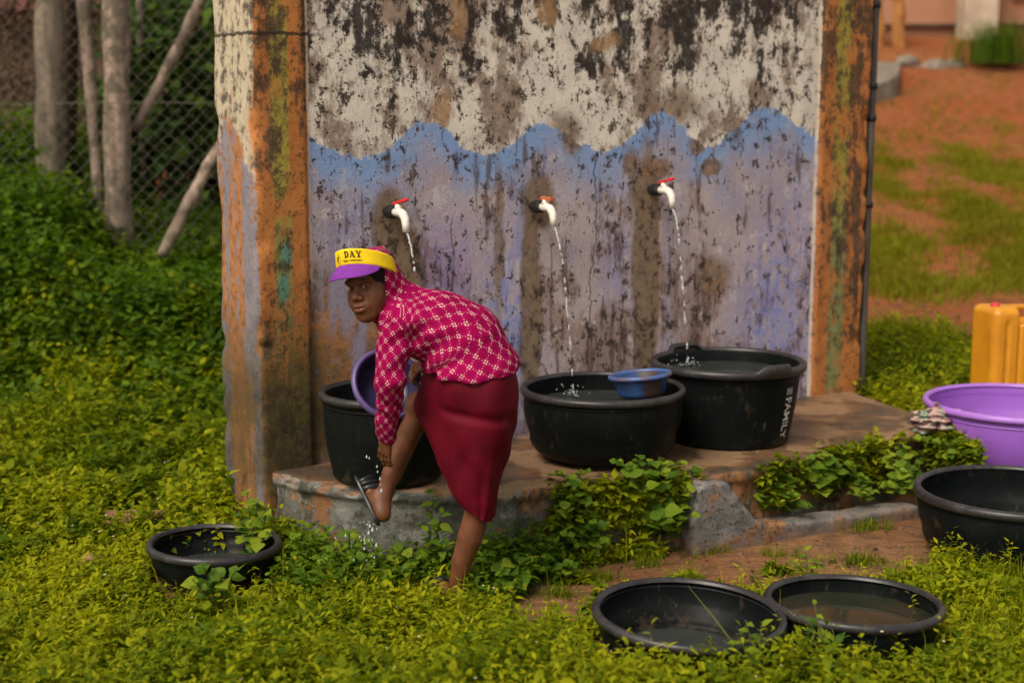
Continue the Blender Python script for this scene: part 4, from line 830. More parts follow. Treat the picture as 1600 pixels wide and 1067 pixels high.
# cut the sleeve end and give each face a cloth direction
def axis_uv(V, pts, refdir, rr):
    best = np.full(len(V), 9.0); U = np.zeros(len(V)); A = np.zeros(len(V)); s0 = 0.0
    for i in range(len(pts) - 1):
        a, c = np.asarray(pts[i]), np.asarray(pts[i + 1]); ab = c - a; Ls = np.linalg.norm(ab); t = (V - a) @ ab / Ls ** 2
        tc = np.clip(t, 0 if i else -3, 1 if i < len(pts) - 2 else 4); r = V - a - tc[:, None] * ab; d = np.linalg.norm(r, axis=1)
        ax = ab / Ls; e1 = nrm(np.asarray(refdir) - ax * (np.asarray(refdir) @ ax)); e2 = np.cross(ax, e1); m = d < best
        best[m] = d[m]; U[m] = s0 + (tc * Ls)[m]; A[m] = (np.arctan2(r @ e2, r @ e1) * rr)[m]; s0 += Ls
    return U, A, best
cam_dir = (-0.05, -1.0, 0.25)
def smooth_axis(pts, n=40):
    ax = np.array(pts); t = np.linspace(0, len(ax) - 1 - 1e-6, n); i = np.floor(t).astype(int); fr = (t - i)[:, None]; g = lambda k: ax[np.clip(k, 0, len(ax) - 1)]
    return 0.5 * (2 * g(i) + (g(i + 1) - g(i - 1)) * fr + (2 * g(i - 1) - 5 * g(i) + 4 * g(i + 1) - g(i + 2)) * fr ** 2 + (3 * g(i) - g(i - 1) - 3 * g(i + 1) + g(i + 2)) * fr ** 3)
AXS = smooth_axis(TA + [K(600, 500, 5.0)])
u0, v0, d0 = axis_uv(V, AXS, cam_dir, 0.135); u1, v1, d1 = axis_uv(V, smooth_axis([SH, EL, WR]), cam_dir, 0.058); u2, v2, d2 = axis_uv(V, [SH2, EL2, WR2], cam_dir, 0.058)
LH = (V - HC) @ HM.T; u3 = LH[:, 2]; v3 = np.arctan2(LH[:, 1], LH[:, 0]) * 0.095; d3 = np.linalg.norm(LH * np.array([1, 1, 0.85]), axis=1)
D = np.stack([d0 / 0.135, d1 / 0.066, d2 / 0.066, d3 * 0 + 9], 1); FD = D[Q].mean(1); cls = FD.argmin(1); hoodf = (LH[:, 2][Q].mean(1) + 0.35 * LH[:, 0][Q].mean(1) > -0.062) & (d3[Q].mean(1) < 0.17); cls = np.where(hoodf, 3, cls); cls[(cls == 2)] = np.where(FD[cls == 2][:, 0] < 2.0, 0, 2)
UU = np.stack([u0, u1, u2, u3], 1); VV = np.stack([v0, v1, v2, v3], 1)
luv = np.stack([UU[Q, cls[:, None]], VV[Q, cls[:, None]]], -1)
me = mesh_np('shirt', V - PO, Q); uvl = me.uv_layers.new(name='cloth')
if len(me.loops) == luv.reshape(-1, 2).shape[0]: uvl.data.foreach_set('uv', luv.reshape(-1).astype(np.float32))
b = B('magenta_print_knit', 0.9, 0.06)
sep = b.nt.nodes.new('ShaderNodeSeparateXYZ'); b.nt.links.new(b.uv.k, sep.inputs[0]); cu, cv = X(b.nt, sep.outputs[0]), X(b.nt, sep.outputs[1])
CS = 1 / 0.049; a_ = ((cu + cv) * CS + 0.5).fract() - 0.5; c2 = ((cu - cv) * CS + 0.5).fract() - 0.5; aa, ab_ = a_.abs(), c2.abs()
petal = ((aa - 0.110).abs().max((ab_ - 0.110).abs())).ss(0.080, 0.056)
dots = union((aa.ss(0.042, 0.022)) * ((ab_ - 0.37).abs().ss(0.046, 0.026)), (ab_.ss(0.042, 0.022)) * ((aa - 0.37).abs().ss(0.046, 0.026)))
pat = union(petal, dots)
n1 = b.noise(b.obj, 9, 4); base = b.mix(n1.ss(0.35, 0.65), (0.24, 0.002, 0.056), (0.31, 0.003, 0.074)); inner = (aa.min(ab_)).ss(0.20, 0.30); base = b.mix(inner * 0.45, base, (0.16, 0.002, 0.038))
b.color(b.mix(pat * 0.92, base, (0.60, 0.40, 0.38))); b.set('Sheen Weight', 0.0); cr_ = (b.noise(b.sc(b.obj, (1.0, 1.0, 1.7)), 11, 2, 0.5, 0.6) - 0.5).abs(); b.bump(b.noise(b.obj, 300, 2) * 0.08 + cr_.ss(0.12, 0.0) * -0.6 + n1, 0.40, 0.008); M_SHIRT = b.mat
link('hooded_top', me, M_SHIRT, person); del f, X3, Y3, Z3, near
# --- skirt: a loft of closed curves from the waist to the hem
rings = [
 [(664, 572, 5.00), (700, 580, 4.87), (745, 584, 4.845), (785, 584, 4.88), (806, 582, 5.0), (790, 575, 5.13), (740, 570, 5.15), (690, 570, 5.13)],
 [(655, 602, 5.06), (695, 610, 4.88), (745, 616, 4.832), (790, 612, 4.87), (812, 604, 5.0), (795, 600, 5.14), (740, 598, 5.18), (690, 592, 5.20)],
 [(646, 632, 5.10), (686, 648, 4.93), (745, 652, 4.835), (792, 645, 4.875), (811, 636, 5.0), (794, 632, 5.14), (740, 622, 5.19), (686, 606, 5.24)],
 [(660, 668, 5.04), (692, 690, 4.92), (745, 700, 4.855), (785, 692, 4.885), (803, 680, 5.0), (787, 676, 5.12), (744, 668, 5.15), (694, 650, 5.17)],
 [(683, 718, 5.01), (706, 738, 4.92), (745, 752, 4.88), (774, 744, 4.90), (789, 728, 5.0), (777, 722, 5.09), (746, 716, 5.11), (706, 704, 5.11)],
 [(704, 763, 5.00), (719, 780, 4.925), (746, 795, 4.90), (766, 790, 4.92), (777, 770, 5.0), (770, 764, 5.06), (748, 760, 5.08), (716, 752, 5.07)],
 [(717, 786, 4.99), (728, 797, 4.93), (746, 809, 4.905), (761, 816, 4.925), (770, 806, 4.985), (764, 796, 5.045), (748, 788, 5.06), (724, 780, 5.04)]]
C = np.array([[K(*p) for p in r] for r in rings]); NR, NP = C.shape[:2]; n_a, n_s = 96, 72
def crc(P, t, closed):
    n = len(P); i = np.floor(t).astype(int); fr_ = (t - i)[:, None]
    ix = (lambda k: P[k % n]) if closed else (lambda k: P[np.clip(k, 0, n - 1)])
    shp = (len(t),) + (1,) * (P.ndim - 1); fr_ = (t - i).reshape(shp)
    p0, p1, p2, p3 = ix(i - 1), ix(i), ix(i + 1), ix(i + 2)
    return 0.5 * (2 * p1 + (p2 - p0) * fr_ + (2 * p0 - 5 * p1 + 4 * p2 - p3) * fr_ ** 2 + (3 * p1 - p0 - 3 * p2 + p3) * fr_ ** 3)
G = crc(C, np.linspace(0, NR - 1 - 1e-6, n_s), False); G = np.stack([crc(G[i], np.arange(n_a) * NP / n_a, True) for i in range(n_s)])
cen = G.mean(1, keepdims=True); out = G - cen; out /= np.linalg.norm(out, axis=2, keepdims=True); flat = G.reshape(-1, 3)
kk = np.linspace(0, 1, n_s)[:, None]; an_ = np.linspace(0, 2 * np.pi, n_a, endpoint=False)[None, :]
fold = 0.0034 * np.sin(flat @ nrm((.80, .15, .40)) * 52 + 7 * vnoise(flat, 6, 2)) * sstep(np.repeat(kk, n_a, 1).ravel(), 0.0, 0.3) + 0.0022 * np.sin(flat @ nrm((.95, .2, -.25)) * 48 + 8 * vnoise(flat, 5, 2, 0.5, 3.0)) + 0.004 * (vnoise(flat, 9, 2) - 0.5)
fold += -0.012 * np.exp(-(((flat - K(745, 655, 4.84)) @ np.array([0.12, 0, 1.0])) / 0.018) ** 2) * sstep(-flat[:, 1], -4.95, -4.88)
arcs = np.repeat(an_, n_s, 0).ravel(); kf = np.repeat(kk, n_a, 1).ravel()
fold += 0.0028 * np.sin(arcs * 11 + 2.5 * kf + 4 * vnoise(flat, 4, 2, 0.5, 6.0)) * sstep(kf, 0.30, 0.75) * np.where(np.sin(arcs) > -0.2, 1, 0.4) - 0.006 * np.exp(-((arcs - 2.75 - 0.10 * kf) / 0.05) ** 2) * sstep(kf, 0.2, 0.5)
G = G + out * fold.reshape(n_s, n_a)[:, :, None]
V = G.reshape(-1, 3); i_, j_ = np.meshgrid(np.arange(n_s - 1), np.arange(n_a), indexing='ij'); j2 = (j_ + 1) % n_a
Q = np.stack([i_ * n_a + j_, (i_ + 1) * n_a + j_, (i_ + 1) * n_a + j2, i_ * n_a + j2], -1).reshape(-1, 4)
Vi = (G - out * 0.004).reshape(-1, 3); hemq = np.stack([(n_s - 1) * n_a + np.arange(n_a), n_s * n_a + (n_s - 1) * n_a + np.arange(n_a), n_s * n_a + (n_s - 1) * n_a + (np.arange(n_a) + 1) % n_a, (n_s - 1) * n_a + (np.arange(n_a) + 1) % n_a], 1)
b = B('crimson_jersey', 0.68, 0.15); n1 = b.noise(b.obj, 8, 4, 0.6); b.color(b.mix(n1.ss(0.35, 0.65), (0.080, 0.0010, 0.0075), (0.118, 0.0014, 0.0110))); b.set('Sheen Weight', 0.0); b.set('Sheen Tint', (1.0, 0.25, 0.35, 1)); lf = b.noise(b.sc(b.obj, (1.6, 1.6, 0.5)), 6, 2, 0.4, 0.3); b.bump(b.noise(b.obj, 260, 2) * 0.04 + lf, 0.30, 0.012); M_SKIRT = b.mat
link('skirt', mesh_np('skirt', np.vstack([V, Vi]) - PO, np.vstack([Q, Q[:, ::-1] + n_s * n_a, hemq])), M_SKIRT, person)
# --- visor cap
def vring(th, z, grow=0.0, rs=1.0): return (0.016 + (0.098 * rs + grow) * math.cos(th), (0.089 * rs + grow) * math.sin(th), z + 0.40 * (0.016 + 0.098 * math.cos(th)) - 0.016)
cap = empty('visor', (0, 0, 0)); cap.parent = person
b = B('yellow_cotton', 0.8, 0.2); n1 = b.noise(b.obj, 30, 4); b.color(b.mix(n1.ss(0.4, 0.7) * 0.4, (0.80, 0.56, 0.012), (0.62, 0.40, 0.01))); b.bump(b.noise(b.obj, 400, 2), 0.2, 0.002); M_YCAP = b.mat
b = B('purple_cotton', 0.8, 0.2); n1 = b.noise(b.obj, 30, 4); b.color(b.mix(n1.ss(0.4, 0.7) * 0.4, (0.185, 0.032, 0.30), (0.13, 0.02, 0.22))); M_PCAP = b.mat
b = B('black_print', 0.8, 0.1); b.color((0.02, 0.014, 0.01)); M_INK = b.mat
NT, NZ = 96, 6; V = []
ZB, ZT = 0.060, 0.115
def bandpt(th, t, grow=0.0): return HL(*vring(th, ZB + (ZT - ZB) * t, grow, 1.035 - 0.05 * t))
for layer, gr in ((0, 0.006), (1, 0.003)):
    for k in range(NT):
        th = 2 * math.pi * k / NT
        for j in range(NZ + 1): V.append(bandpt(th, j / NZ, gr))
V = np.array(V); Q = []; S1 = NT * (NZ + 1)
for k in range(NT):
    k2 = (k + 1) % NT
    for j in range(NZ):
        a, c, d, e = k * (NZ + 1) + j, k2 * (NZ + 1) + j, k2 * (NZ + 1) + j + 1, k * (NZ + 1) + j + 1
        Q.append((a, c, d, e)); Q.append((S1 + e, S1 + d, S1 + c, S1 + a))
    for j in (0, NZ):
        a, c = k * (NZ + 1) + j, k2 * (NZ + 1) + j; q = (a, S1 + a, S1 + c, c); Q.append(q if j == 0 else q[::-1])
band = link('band', mesh_np('band', V - PO, np.array(Q)), M_YCAP, cap)
nb, nr = 40, 10; TH0, TH1 = R(-72), R(66); V = []
for layer in (0, 1):
    for i in range(nb + 1):
        s = i / nb; th = TH0 + (TH1 - TH0) * s; Lb = 0.056 * math.sin(math.pi * s) ** 0.62
        bx, by, bz = vring(th, ZB + 0.003, 0.0075, 1.035)
        for j in range(nr + 1):
            t = j / nr; dx = Lb * t; x = bx + dx * 0.80 * (0.55 + 0.45 * math.cos(th)); y = by + dx * 0.42 * math.sin(th); z = bz - dx * (0.50 + 0.22 * t) - 0.20 * dx * abs(math.sin(th)) - layer * 0.0035
            V.append(HL(x, y, z))
V = np.array(V); Q = []; S1 = (nb + 1) * (nr + 1)
for i in range(nb):
    for j in range(nr):
        a = i * (nr + 1) + j; c = (i + 1) * (nr + 1) + j; Q.append((a, a + 1, c + 1, c)); Q.append((S1 + c, S1 + c + 1, S1 + a + 1, S1 + a))
    a, c = i * (nr + 1) + nr, (i + 1) * (nr + 1) + nr; Q.append((a, S1 + a, S1 + c, c))
link('brim', mesh_np('brim', V - PO, np.array(Q)), M_PCAP, cap)
# lettering on the band: slab-serif DAY, a small line under it, an emblem stroke at the left
def rects(L): return [(np.array([[x0, y0, 0], [x1, y0, 0], [x1, y1, 0], [x0, y1, 0]], float), np.array([[0, 1, 2, 3]]), np.zeros((0, 3), int)) for x0, y0, x1, y1 in L]
def poly(pts): return (np.array([[x, y, 0] for x, y in pts], float), np.array([[0, 1, 2, 3]]), np.zeros((0, 3), int))
LET = []
LET += rects([(0, 0, .32, .12), (0, .88, .32, 1), (.08, .1, .30, .9)])                                                           # D
arc = [(0.30 + 0.48 * math.cos(a), 0.5 + 0.5 * math.sin(a)) for a in np.linspace(-math.pi / 2, math.pi / 2, 13)]; arci = [(0.30 + 0.24 * math.cos(a), 0.5 + 0.38 * math.sin(a)) for a in np.linspace(-math.pi / 2, math.pi / 2, 13)]
for k in range(12): LET.append(poly([arc[k], arc[k + 1], arci[k + 1], arci[k]]))
ax0 = 0.92
LET += [poly([(ax0 + .08, .08), (ax0 + .18, .08), (ax0 + .44, .98), (ax0 + .32, .98)]), poly([(ax0 + .32, .98), (ax0 + .52, .98), (ax0 + .80, .08), (ax0 + .56, .08)])] + rects([(ax0 + .2, .30, ax0 + .62, .42), (ax0, 0, ax0 + .28, .11), (ax0 + .48, 0, ax0 + .90, .11)])   # A
yx = 1.90
LET += [poly([(yx + .06, .93), (yx + .30, .93), (yx + .52, .42), (yx + .34, .42)]), poly([(yx + .36, .42), (yx + .50, .42), (yx + .78, .93), (yx + .66, .93)])] + rects([(yx + .32, .08, yx + .54, .45), (yx + .18, 0, yx + .68, .11), (yx, .90, yx + .38, 1), (yx + .56, .90, yx + .88, 1)])   # Y
V, Fs = merge_np(LET)
def on_band(V, th0, t0, sz): 
    out = []
    for x, y, _ in V: out.append(bandpt(th0 + x * sz / 0.098, t0 + y * sz / (ZT - ZB), 0.0075))
    return np.array(out) - PO
link('lettering', mesh_np('lettering', on_band(V, R(-2), 0.46, 0.0225), Fs, False), M_INK, band)
V, T = text_np('Happy Celebration', 0.42); link('small_lettering', mesh_np('small_lettering', on_band(V, R(-8), 0.24, 0.0225), T, False), M_INK, band)
em = [poly([(-.02, .1), (.16, .1), (.02, 1.1), (-.16, 1.1)]), poly([(-.02, .1), (.10, .1), (.42, 1.1), (.30, 1.1)])]
arc = [(0.1 + 0.62 * math.cos(a), 0.5 + 0.95 * math.sin(a)) for a in np.linspace(-1.4, 1.4, 13)]; arci = [(0.1 + 0.54 * math.cos(a), 0.5 + 0.88 * math.sin(a)) for a in np.linspace(-1.4, 1.4, 13)]
for k in range(12): em.append(poly([arc[k], arc[k + 1], arci[k + 1], arci[k]]))
V, Fs = merge_np(em); link('emblem', mesh_np('emblem', on_band(V, R(-24), 0.22, 0.0215), Fs, False), M_INK, band)
# --- sandals
def sandal(FT, ln, mat):
    td, sn, sd, h0 = FT; r = empty('sandal', (0, 0, 0)); r.parent = person; base = h0 + sn * 0.0275; Fm = np.stack([td, sd, sn])
    outl = [(-.036, .0), (-.030, .022), (0.0, .031), (.05, .030), (.10, .036), (.14, .041), (.175, .036), (.195, .018), (.198, -.004), (.19, -.026), (.165, -.040), (.12, -.041), (.06, -.032), (0.0, -.031), (-.03, -.022)]
    P = np.array([[a * 0.9, c * 0.85, 0] for a, c in outl]); n = len(P); Vt = []
    for zz, g in ((-.004, .96), (-.002, 1.0), (.006, 1.0), (.009, .96)):
        for p in P: Vt.append(base + td * (0.072 + (p[0] - 0.072) * g) + sd * p[1] * g + sn * zz)
    Q = [(k * n + j, k * n + (j + 1) % n, (k + 1) * n + (j + 1) % n, (k + 1) * n + j) for k in range(3) for j in range(n)]
    V = np.array(Vt + [base + td * 0.08 - sn * 0.004, base + td * 0.08 + sn * 0.009]); T = [(4 * n, (j + 1) % n, j) for j in range(n)] + [(4 * n + 1, 3 * n + j, 3 * n + (j + 1) % n) for j in range(n)]
    link('sole', mesh_np('sole', V - PO, [np.array(Q), np.array(T)]), mat, r)
    for (x0, x1, hh, w) in ((.105, .080, .058, .009), (.135, .150, .046, .008), (.125, .110, .052, .007)):
        pts = [base + td * (x0 + (x1 - x0) * t) + sd * (.034 * math.cos(math.pi * t)) - sn * (hh * math.sin(math.pi * t) ** 0.7 + 0.002) for t in np.linspace(0, 1, 15)]
        link('strap', tube_mesh('strap', np.array(pts) - PO, w * 1.35, 8), mat, r)
b = B('black_sandal_rubber', 0.35, 0.5); b.color((0.012, 0.013, 0.016)); M_SAN = b.mat
sandal(FT1, .20, M_SAN); sandal(FT2, .20, M_SAN)
# --- water running off the foot and hand
parts = []; rg = np.random.default_rng(5)
for u, v, y, r in [(573, 714, 5.0, .004), (577, 716, 5.0, .003), (589, 729, 5.03, .0035), (590, 737, 5.03, .003), (594, 748, 5.04, .0045), (595, 757, 5.04, .003), (596, 767, 5.05, .005), (578, 822, 5.05, .005), (582, 828, 5.05, .006), (576, 833, 5.05, .005), (588, 852, 5.05, .005), (569, 857, 5.05, .004), (566, 870, 5.05, .004), (553, 874, 5.05, .004), (540, 837, 5.05, .004)] + [(float(580 + rg.normal(0, 9)), float(rg.uniform(815, 890)), 5.06, float(rg.uniform(.0015, .0035))) for _ in range(30)]:
    p = K(u, v, y); parts.append(tube_np([p + np.array([0, 0, z]) * r for z in (-1.3, -.8, 0, .9, 1.9)], [r * .2, r * .8, r, r * .6, r * .15], 7))
V, Fs = merge_np(parts); tag(link('water_drops', mesh_np('water_drops', V, Fs), M_WATF), 'drops of water falling from the raised foot', 'water drops', kind='stuff')

parts = []; rg = np.random.default_rng(9)
for (p, s_, h_), zw, v_, nd in zip(STREAM, (0.57, 0.525, 0.585), (0.46, 0.42, 0.36), (14, 46, 34)):
    st = p + _wn * 0.141 + np.array([0, 0, -0.068]); drop = st[2] - zw; T = (-0.25 + math.sqrt(0.0625 + 19.6 * drop)) / 9.8; e = st + _wn * v_ * T; e[2] = zw
    for _ in range(nd):
        r = float(rg.uniform(.0012, .0030)); a = rg.uniform(0, 6.28); q = abs(rg.normal(0, .035)); c = e + np.array([q * math.cos(a), q * math.sin(a), abs(rg.normal(0, .02)) + .003]); parts.append(tube_np([c + np.array([0, 0, z]) * r for z in (-1.2, -.7, 0, .8, 1.4)], [r * .2, r * .8, r, r * .7, r * .15], 6))
V, Fs = merge_np(parts); tag(link('splash_drops', mesh_np('splash_drops', V, Fs), M_WATF), 'splashing drops where the tap streams hit the tub water', 'water drops', kind='stuff')
# ------------------------------------------------------------------ foliage
def foliage_mat(name, dark, mid, lite, trans=0.42, rough=0.7, rnd=False):
    b = B(name, rough, 0.10); t = b.rand() if rnd else b.attr('tone'); n1 = b.noise(b.obj, 30 if not rnd else 60, 3)
    t = t + (n1 - 0.5) * 0.25; c = b.mix(t.ss(0.0, 0.5), dark, mid); c = b.mix(t.ss(0.5, 1.0), c, lite); b.color(c)
    tr = b.nt.nodes.new('ShaderNodeBsdfTranslucent'); hs_ = b.nt.nodes.new('ShaderNodeHueSaturation'); hs_.inputs['Value'].default_value = 1.25; hs_.inputs['Saturation'].default_value = 1.1; b.nt.links.new(c.k, hs_.inputs['Color']); b.nt.links.new(hs_.outputs[0], tr.inputs['Color'])
    mx = b.nt.nodes.new('ShaderNodeMixShader'); mx.inputs[0].default_value = trans; b.nt.links.new(b.bsdf.outputs[0], mx.inputs[1]); b.nt.links.new(tr.outputs[0], mx.inputs[2]); b.nt.links.new(mx.outputs[0], b.out.inputs[0]); return b.mat
M_WEED = foliage_mat('yellow_green_weed', (0.056, 0.102, 0.004), (0.162, 0.206, 0.005), (0.345, 0.348, 0.008), 0.45)
M_HEDGE = foliage_mat('deep_green_weed', (0.042, 0.088, 0.010), (0.080, 0.150, 0.012), (0.16, 0.23, 0.014), 0.45)
M_BROAD = foliage_mat('broad_leaf', (0.060, 0.125, 0.013), (0.115, 0.190, 0.015), (0.21, 0.265, 0.020), 0.35, 0.45, True)
M_SHRUB = foliage_mat('shrub_leaf', (0.020, 0.050, 0.012), (0.045, 0.092, 0.016), (0.10, 0.165, 0.020), 0.4)
M_GRASS = foliage_mat('dry_green_grass', (0.18, 0.120, 0.018), (0.20, 0.195, 0.011), (0.23, 0.26, 0.011), 0.45)
M_DRY = foliage_mat('dry_thicket', (0.045, 0.032, 0.020), (0.090, 0.060, 0.036), (0.15, 0.095, 0.055), 0.15)
b = B('green_stem', 0.6, 0.3); b.color((0.075, 0.095, 0.018)); M_STEM = b.mat
b = B('woody_stem', 0.85, 0.2); b.color((0.09, 0.06, 0.04)); M_WOODY = b.mat
def leaves_np(pos, yaw, pitch, ln, wd, roll=None, fold=0.22, droop=0.18):
    """leaf = six points, bent and cupped: base, two shoulders, two upper shoulders, tip"""
    n = len(pos); T = np.array([[0, 0, 0], [-.5, .32, fold], [.5, .32, fold], [-.36, .66, fold * .6], [.36, .66, fold * .6], [0, 1, 0]], float); DR = np.array([0, .02, .02, -.05, -.05, -droop])
    L = np.zeros((n, 6, 3)); L[:, :, 0] = T[:, 0] * wd[:, None]; L[:, :, 1] = T[:, 1] * ln[:, None]; L[:, :, 2] = T[:, 2] * wd[:, None] * 0.35 + DR * ln[:, None]
    if roll is not None:
        c, s = np.cos(roll)[:, None], np.sin(roll)[:, None]; x, z = L[:, :, 0].copy(), L[:, :, 2].copy(); L[:, :, 0] = x * c - z * s; L[:, :, 2] = x * s + z * c
    c, s = np.cos(pitch)[:, None], np.sin(pitch)[:, None]; y, z = L[:, :, 1].copy(), L[:, :, 2].copy(); L[:, :, 1] = y * c - z * s; L[:, :, 2] = y * s + z * c
    c, s = np.cos(yaw)[:, None], np.sin(yaw)[:, None]; x, y = L[:, :, 0].copy(), L[:, :, 1].copy(); L[:, :, 0] = x * c - y * s; L[:, :, 1] = x * s + y * c
    V = (L + pos[:, None, :]).reshape(-1, 3); o = np.arange(n)[:, None] * 6
    Fc = np.concatenate([o + np.array([[0, 2, 1]]), o + np.array([[1, 2, 4]]), o + np.array([[1, 4, 3]]), o + np.array([[3, 4, 5]])]); return V, Fc
def blades_np(pos, yaw, ln, wd, bend):
    """grass blade: four pairs narrowing to a tip"""
    n = len(pos); ts = np.array([0, .35, .7, 1.0]); ws = np.array([1, .85, .55, .06]); V = np.zeros((n, 8, 3)); dx, dy = -np.sin(yaw), np.cos(yaw)
    for k in range(4):
        a = bend * ts[k] ** 2; r = ln * ts[k]; hx = r * np.sin(a); hz = r * np.cos(a * 0.9)
        for s in (0, 1):
            w = wd * ws[k] * (s - 0.5); V[:, k * 2 + s, 0] = pos[:, 0] + dx * hx + dy * w; V[:, k * 2 + s, 1] = pos[:, 1] + dy * hx - dx * w; V[:, k * 2 + s, 2] = pos[:, 2] + hz
    o = np.arange(n)[:, None] * 8; F = np.concatenate([o + np.array([[2 * k, 2 * k + 1, 2 * k + 3, 2 * k + 2]]) for k in range(3)]); return V.reshape(-1, 3), F
AVOID = [(cA, .30), (cB, .30), (cC, .3), (cD, .245), (rimE, .305), (rimF, .288), (cG, .32), (cH, .45)]
wall_poly = [tuple(wpt(-0.02, 0.02, 0)[:2]), tuple(wpt(WLEN + 0.02, 0.02, 0)[:2]), tuple(wpt(WLEN + 0.02, -WTH - 0.02, 0)[:2]), tuple(wpt(-0.02, -WTH - 0.02, 0)[:2])]
fac_poly = [(a0[0], a0[1]), (a1[0], a1[1]), (a1[0] - fx_[1] * 0.3, a1[1] + fx_[0] * 0.3), (a0[0] - fx_[1] * 0.3, a0[1] + fx_[0] * 0.3)]
def free(x, y):
    m = ~pxmask(x, y, plat) & ~pxmask(x, y, wall_poly) & ~pxmask(x, y, fac_poly)
    for c, r in AVOID: m &= np.hypot(x - c[0], y - c[1]) > r
    m &= np.hypot(x - PO[0] + 0.03, y - 5.03) > 0.05
    return m
def scatter(n, x0, x1, y0, y1, margin=0.35):
    x = RNG.uniform(x0, x1, n); y = RNG.uniform(y0, y1, n); m = np.abs(x) < 0.365 * y + margin; return x[m], y[m]
def sprigs(x, y, hgt, nl, lsize, aspect=0.55, toneb=0.5, toner=0.5, z0=None):
    """upright weeds: leaves in turning pairs up a short stem"""
    n = len(x); z = gz(x, y) if z0 is None else z0; lean = RNG.normal(0, 0.16, (n, 2)); sy = RNG.uniform(0, 6.28, n); st = np.clip(toneb + RNG.normal(0, 0.16, n) + (noise2(x, y, 3.0, 2, 8.0) - 0.5) * 0.9 + (noise2(x, y, 0.9, 2, 21.0) - 0.5) * 0.9, 0, 1)
    P, Yw, Pt, Ln, Tn = [], [], [], [], []
    for k in range(nl):
        t = 0.30 + 0.70 * (k + RNG.random(n) * 0.8) / nl; t = np.minimum(t, 1.02); h = hgt * t
        P.append(np.stack([x + lean[:, 0] * h, y + lean[:, 1] * h, z + h], 1)); Yw.append(sy + k * 2.4 + RNG.normal(0, 0.4, n)); Pt.append(np.where(t > 0.85, RNG.normal(0.55, 0.3, n), RNG.normal(0.05, 0.35, n)))
        Ln.append(lsize * (1.15 - 0.5 * t) * RNG.uniform(0.65, 1.35, n)); Tn.append(np.clip(st + (t - 0.75) * 0.45 + RNG.normal(0, 0.13, n), 0, 1))
    P = np.concatenate(P); Ln = np.concatenate(Ln); m = len(P); V, F = leaves_np(P, np.concatenate(Yw), np.concatenate(Pt), Ln, Ln * aspect * RNG.uniform(0.8, 1.2, m), RNG.normal(0, 0.3, m))
    tone = np.repeat(np.concatenate(Tn), 6)
    B0 = np.stack([x, y, z - 0.01], 1); TP = np.stack([x + lean[:, 0] * hgt, y + lean[:, 1] * hgt, z + hgt], 1); w = np.array([0.0016, 0, 0]); sv = np.stack([B0 - w, B0 + w, TP], 1).reshape(-1, 3); so = np.arange(n)[:, None] * 3 + np.array([[0, 1, 2]])
    return np.vstack([V, sv]), np.vstack([F, so + len(V)]), np.concatenate([tone, np.repeat(np.clip(st - 0.3, 0, 1), 3)])
def stuff(name, parts, mat, label, cat, quads=False):
    Vs, Fs, Ts, o = [], [], [], 0
    for V, F, t in parts: Vs.append(V); Fs.append(F + o); Ts.append(t); o += len(V)
    by = {}
    for F in Fs: by.setdefault(F.shape[1], []).append(F)
    me = mesh_np(name, np.vstack(Vs), [np.vstack(v) for v in by.values()]); attr(me, 'tone', np.concatenate(Ts)); return tag(link(name, me, mat), label, cat, kind='stuff')
slab_front = np.array([plat[i] for i in range(16)])
def dslab(x, y):
    d = np.full(x.shape, 9.0)
    for i in range(15):
        a, c = slab_front[i], slab_front[i + 1]; e = c - a; t = np.clip(((x - a[0]) * e[0] + (y - a[1]) * e[1]) / (e @ e), 0, 1); d = np.minimum(d, np.hypot(x - a[0] - t * e[0], y - a[1] - t * e[1]))
    return d
# --- weed carpet: front
x, y = scatter(21500, -3.0, 3.0, 3.55, 5.6, 0.75); m = free(x, y); bare = pxmask(x, y, DIRT) | (noise2(x, y, 1.6, 3, 2.0) < 0.16); edge = noise2(x, y, 9, 2, 4.0)
right = sstep(x - 0.30 * y, 0.18, 0.42) * sstep(y, 4.2, 4.6); slabp = plan([(150, 848), (268, 842), (262, 800), (160, 803)]); m &= ~(bare & (edge < 0.72)) & (RNG.random(len(x)) > right * 0.75) & ~pxmask(x, y, slabp)
x, y = x[m], y[m]; hg = (0.030 + 0.155 * np.clip(noise2(x, y, 3.4, 3, 1.0) * 1.5 - 0.2, 0, 1)) * RNG.uniform(0.5, 1.4, len(x)) * (1 - 0.45 * sstep(x - 0.30 * y, 0.1, 0.4)); hg *= np.where(pxmask(x, y, DIRT), 0.5, 1.0)
hg *= 1 + 0.1 * sstep(dslab(x, y), 0.32, 0.1) * (x < 0.3) + 0.25 * sstep(y, 4.4, 3.8); hg *= 1 - 0.5 * sstep(y, 4.25, 4.75)
nearp = (x < 0.18) & (RNG.random(len(x)) < sstep(dslab(x, y) + (noise2(x, y, 4, 2, 7.0) - 0.5) * 0.25, 0.52, 0.18) * 0.85)
stuff('shade_weeds', [sprigs(x[nearp], y[nearp], hg[nearp] * 1.5 + 0.02, 8, 0.046, 0.52, 0.66)], M_HEDGE, 'greener leafy weeds crowding the foot of the platform', 'weeds')
x, y, hg = x[~nearp], y[~nearp], hg[~nearp]; A = sprigs(x, y, hg, 8, 0.037, 0.44, 0.62)
big = RNG.random(len(x)) < 0.03 + 0.22 * (noise2(x, y, 3.0, 2, 12.0) > 0.62); A2 = sprigs(x[big], y[big], hg[big] * 1.2, 7, 0.054, 0.58, 0.5)
tl = RNG.random(len(x)) < 0.035; A3 = sprigs(x[tl], y[tl], hg[tl] * 1.3 + 0.07, 12, 0.036, 0.34, 0.85)
stuff('weed_carpet', [A, A2, A3], M_WEED, 'bright yellow green carpet of small leafy weeds in the foreground', 'weeds')
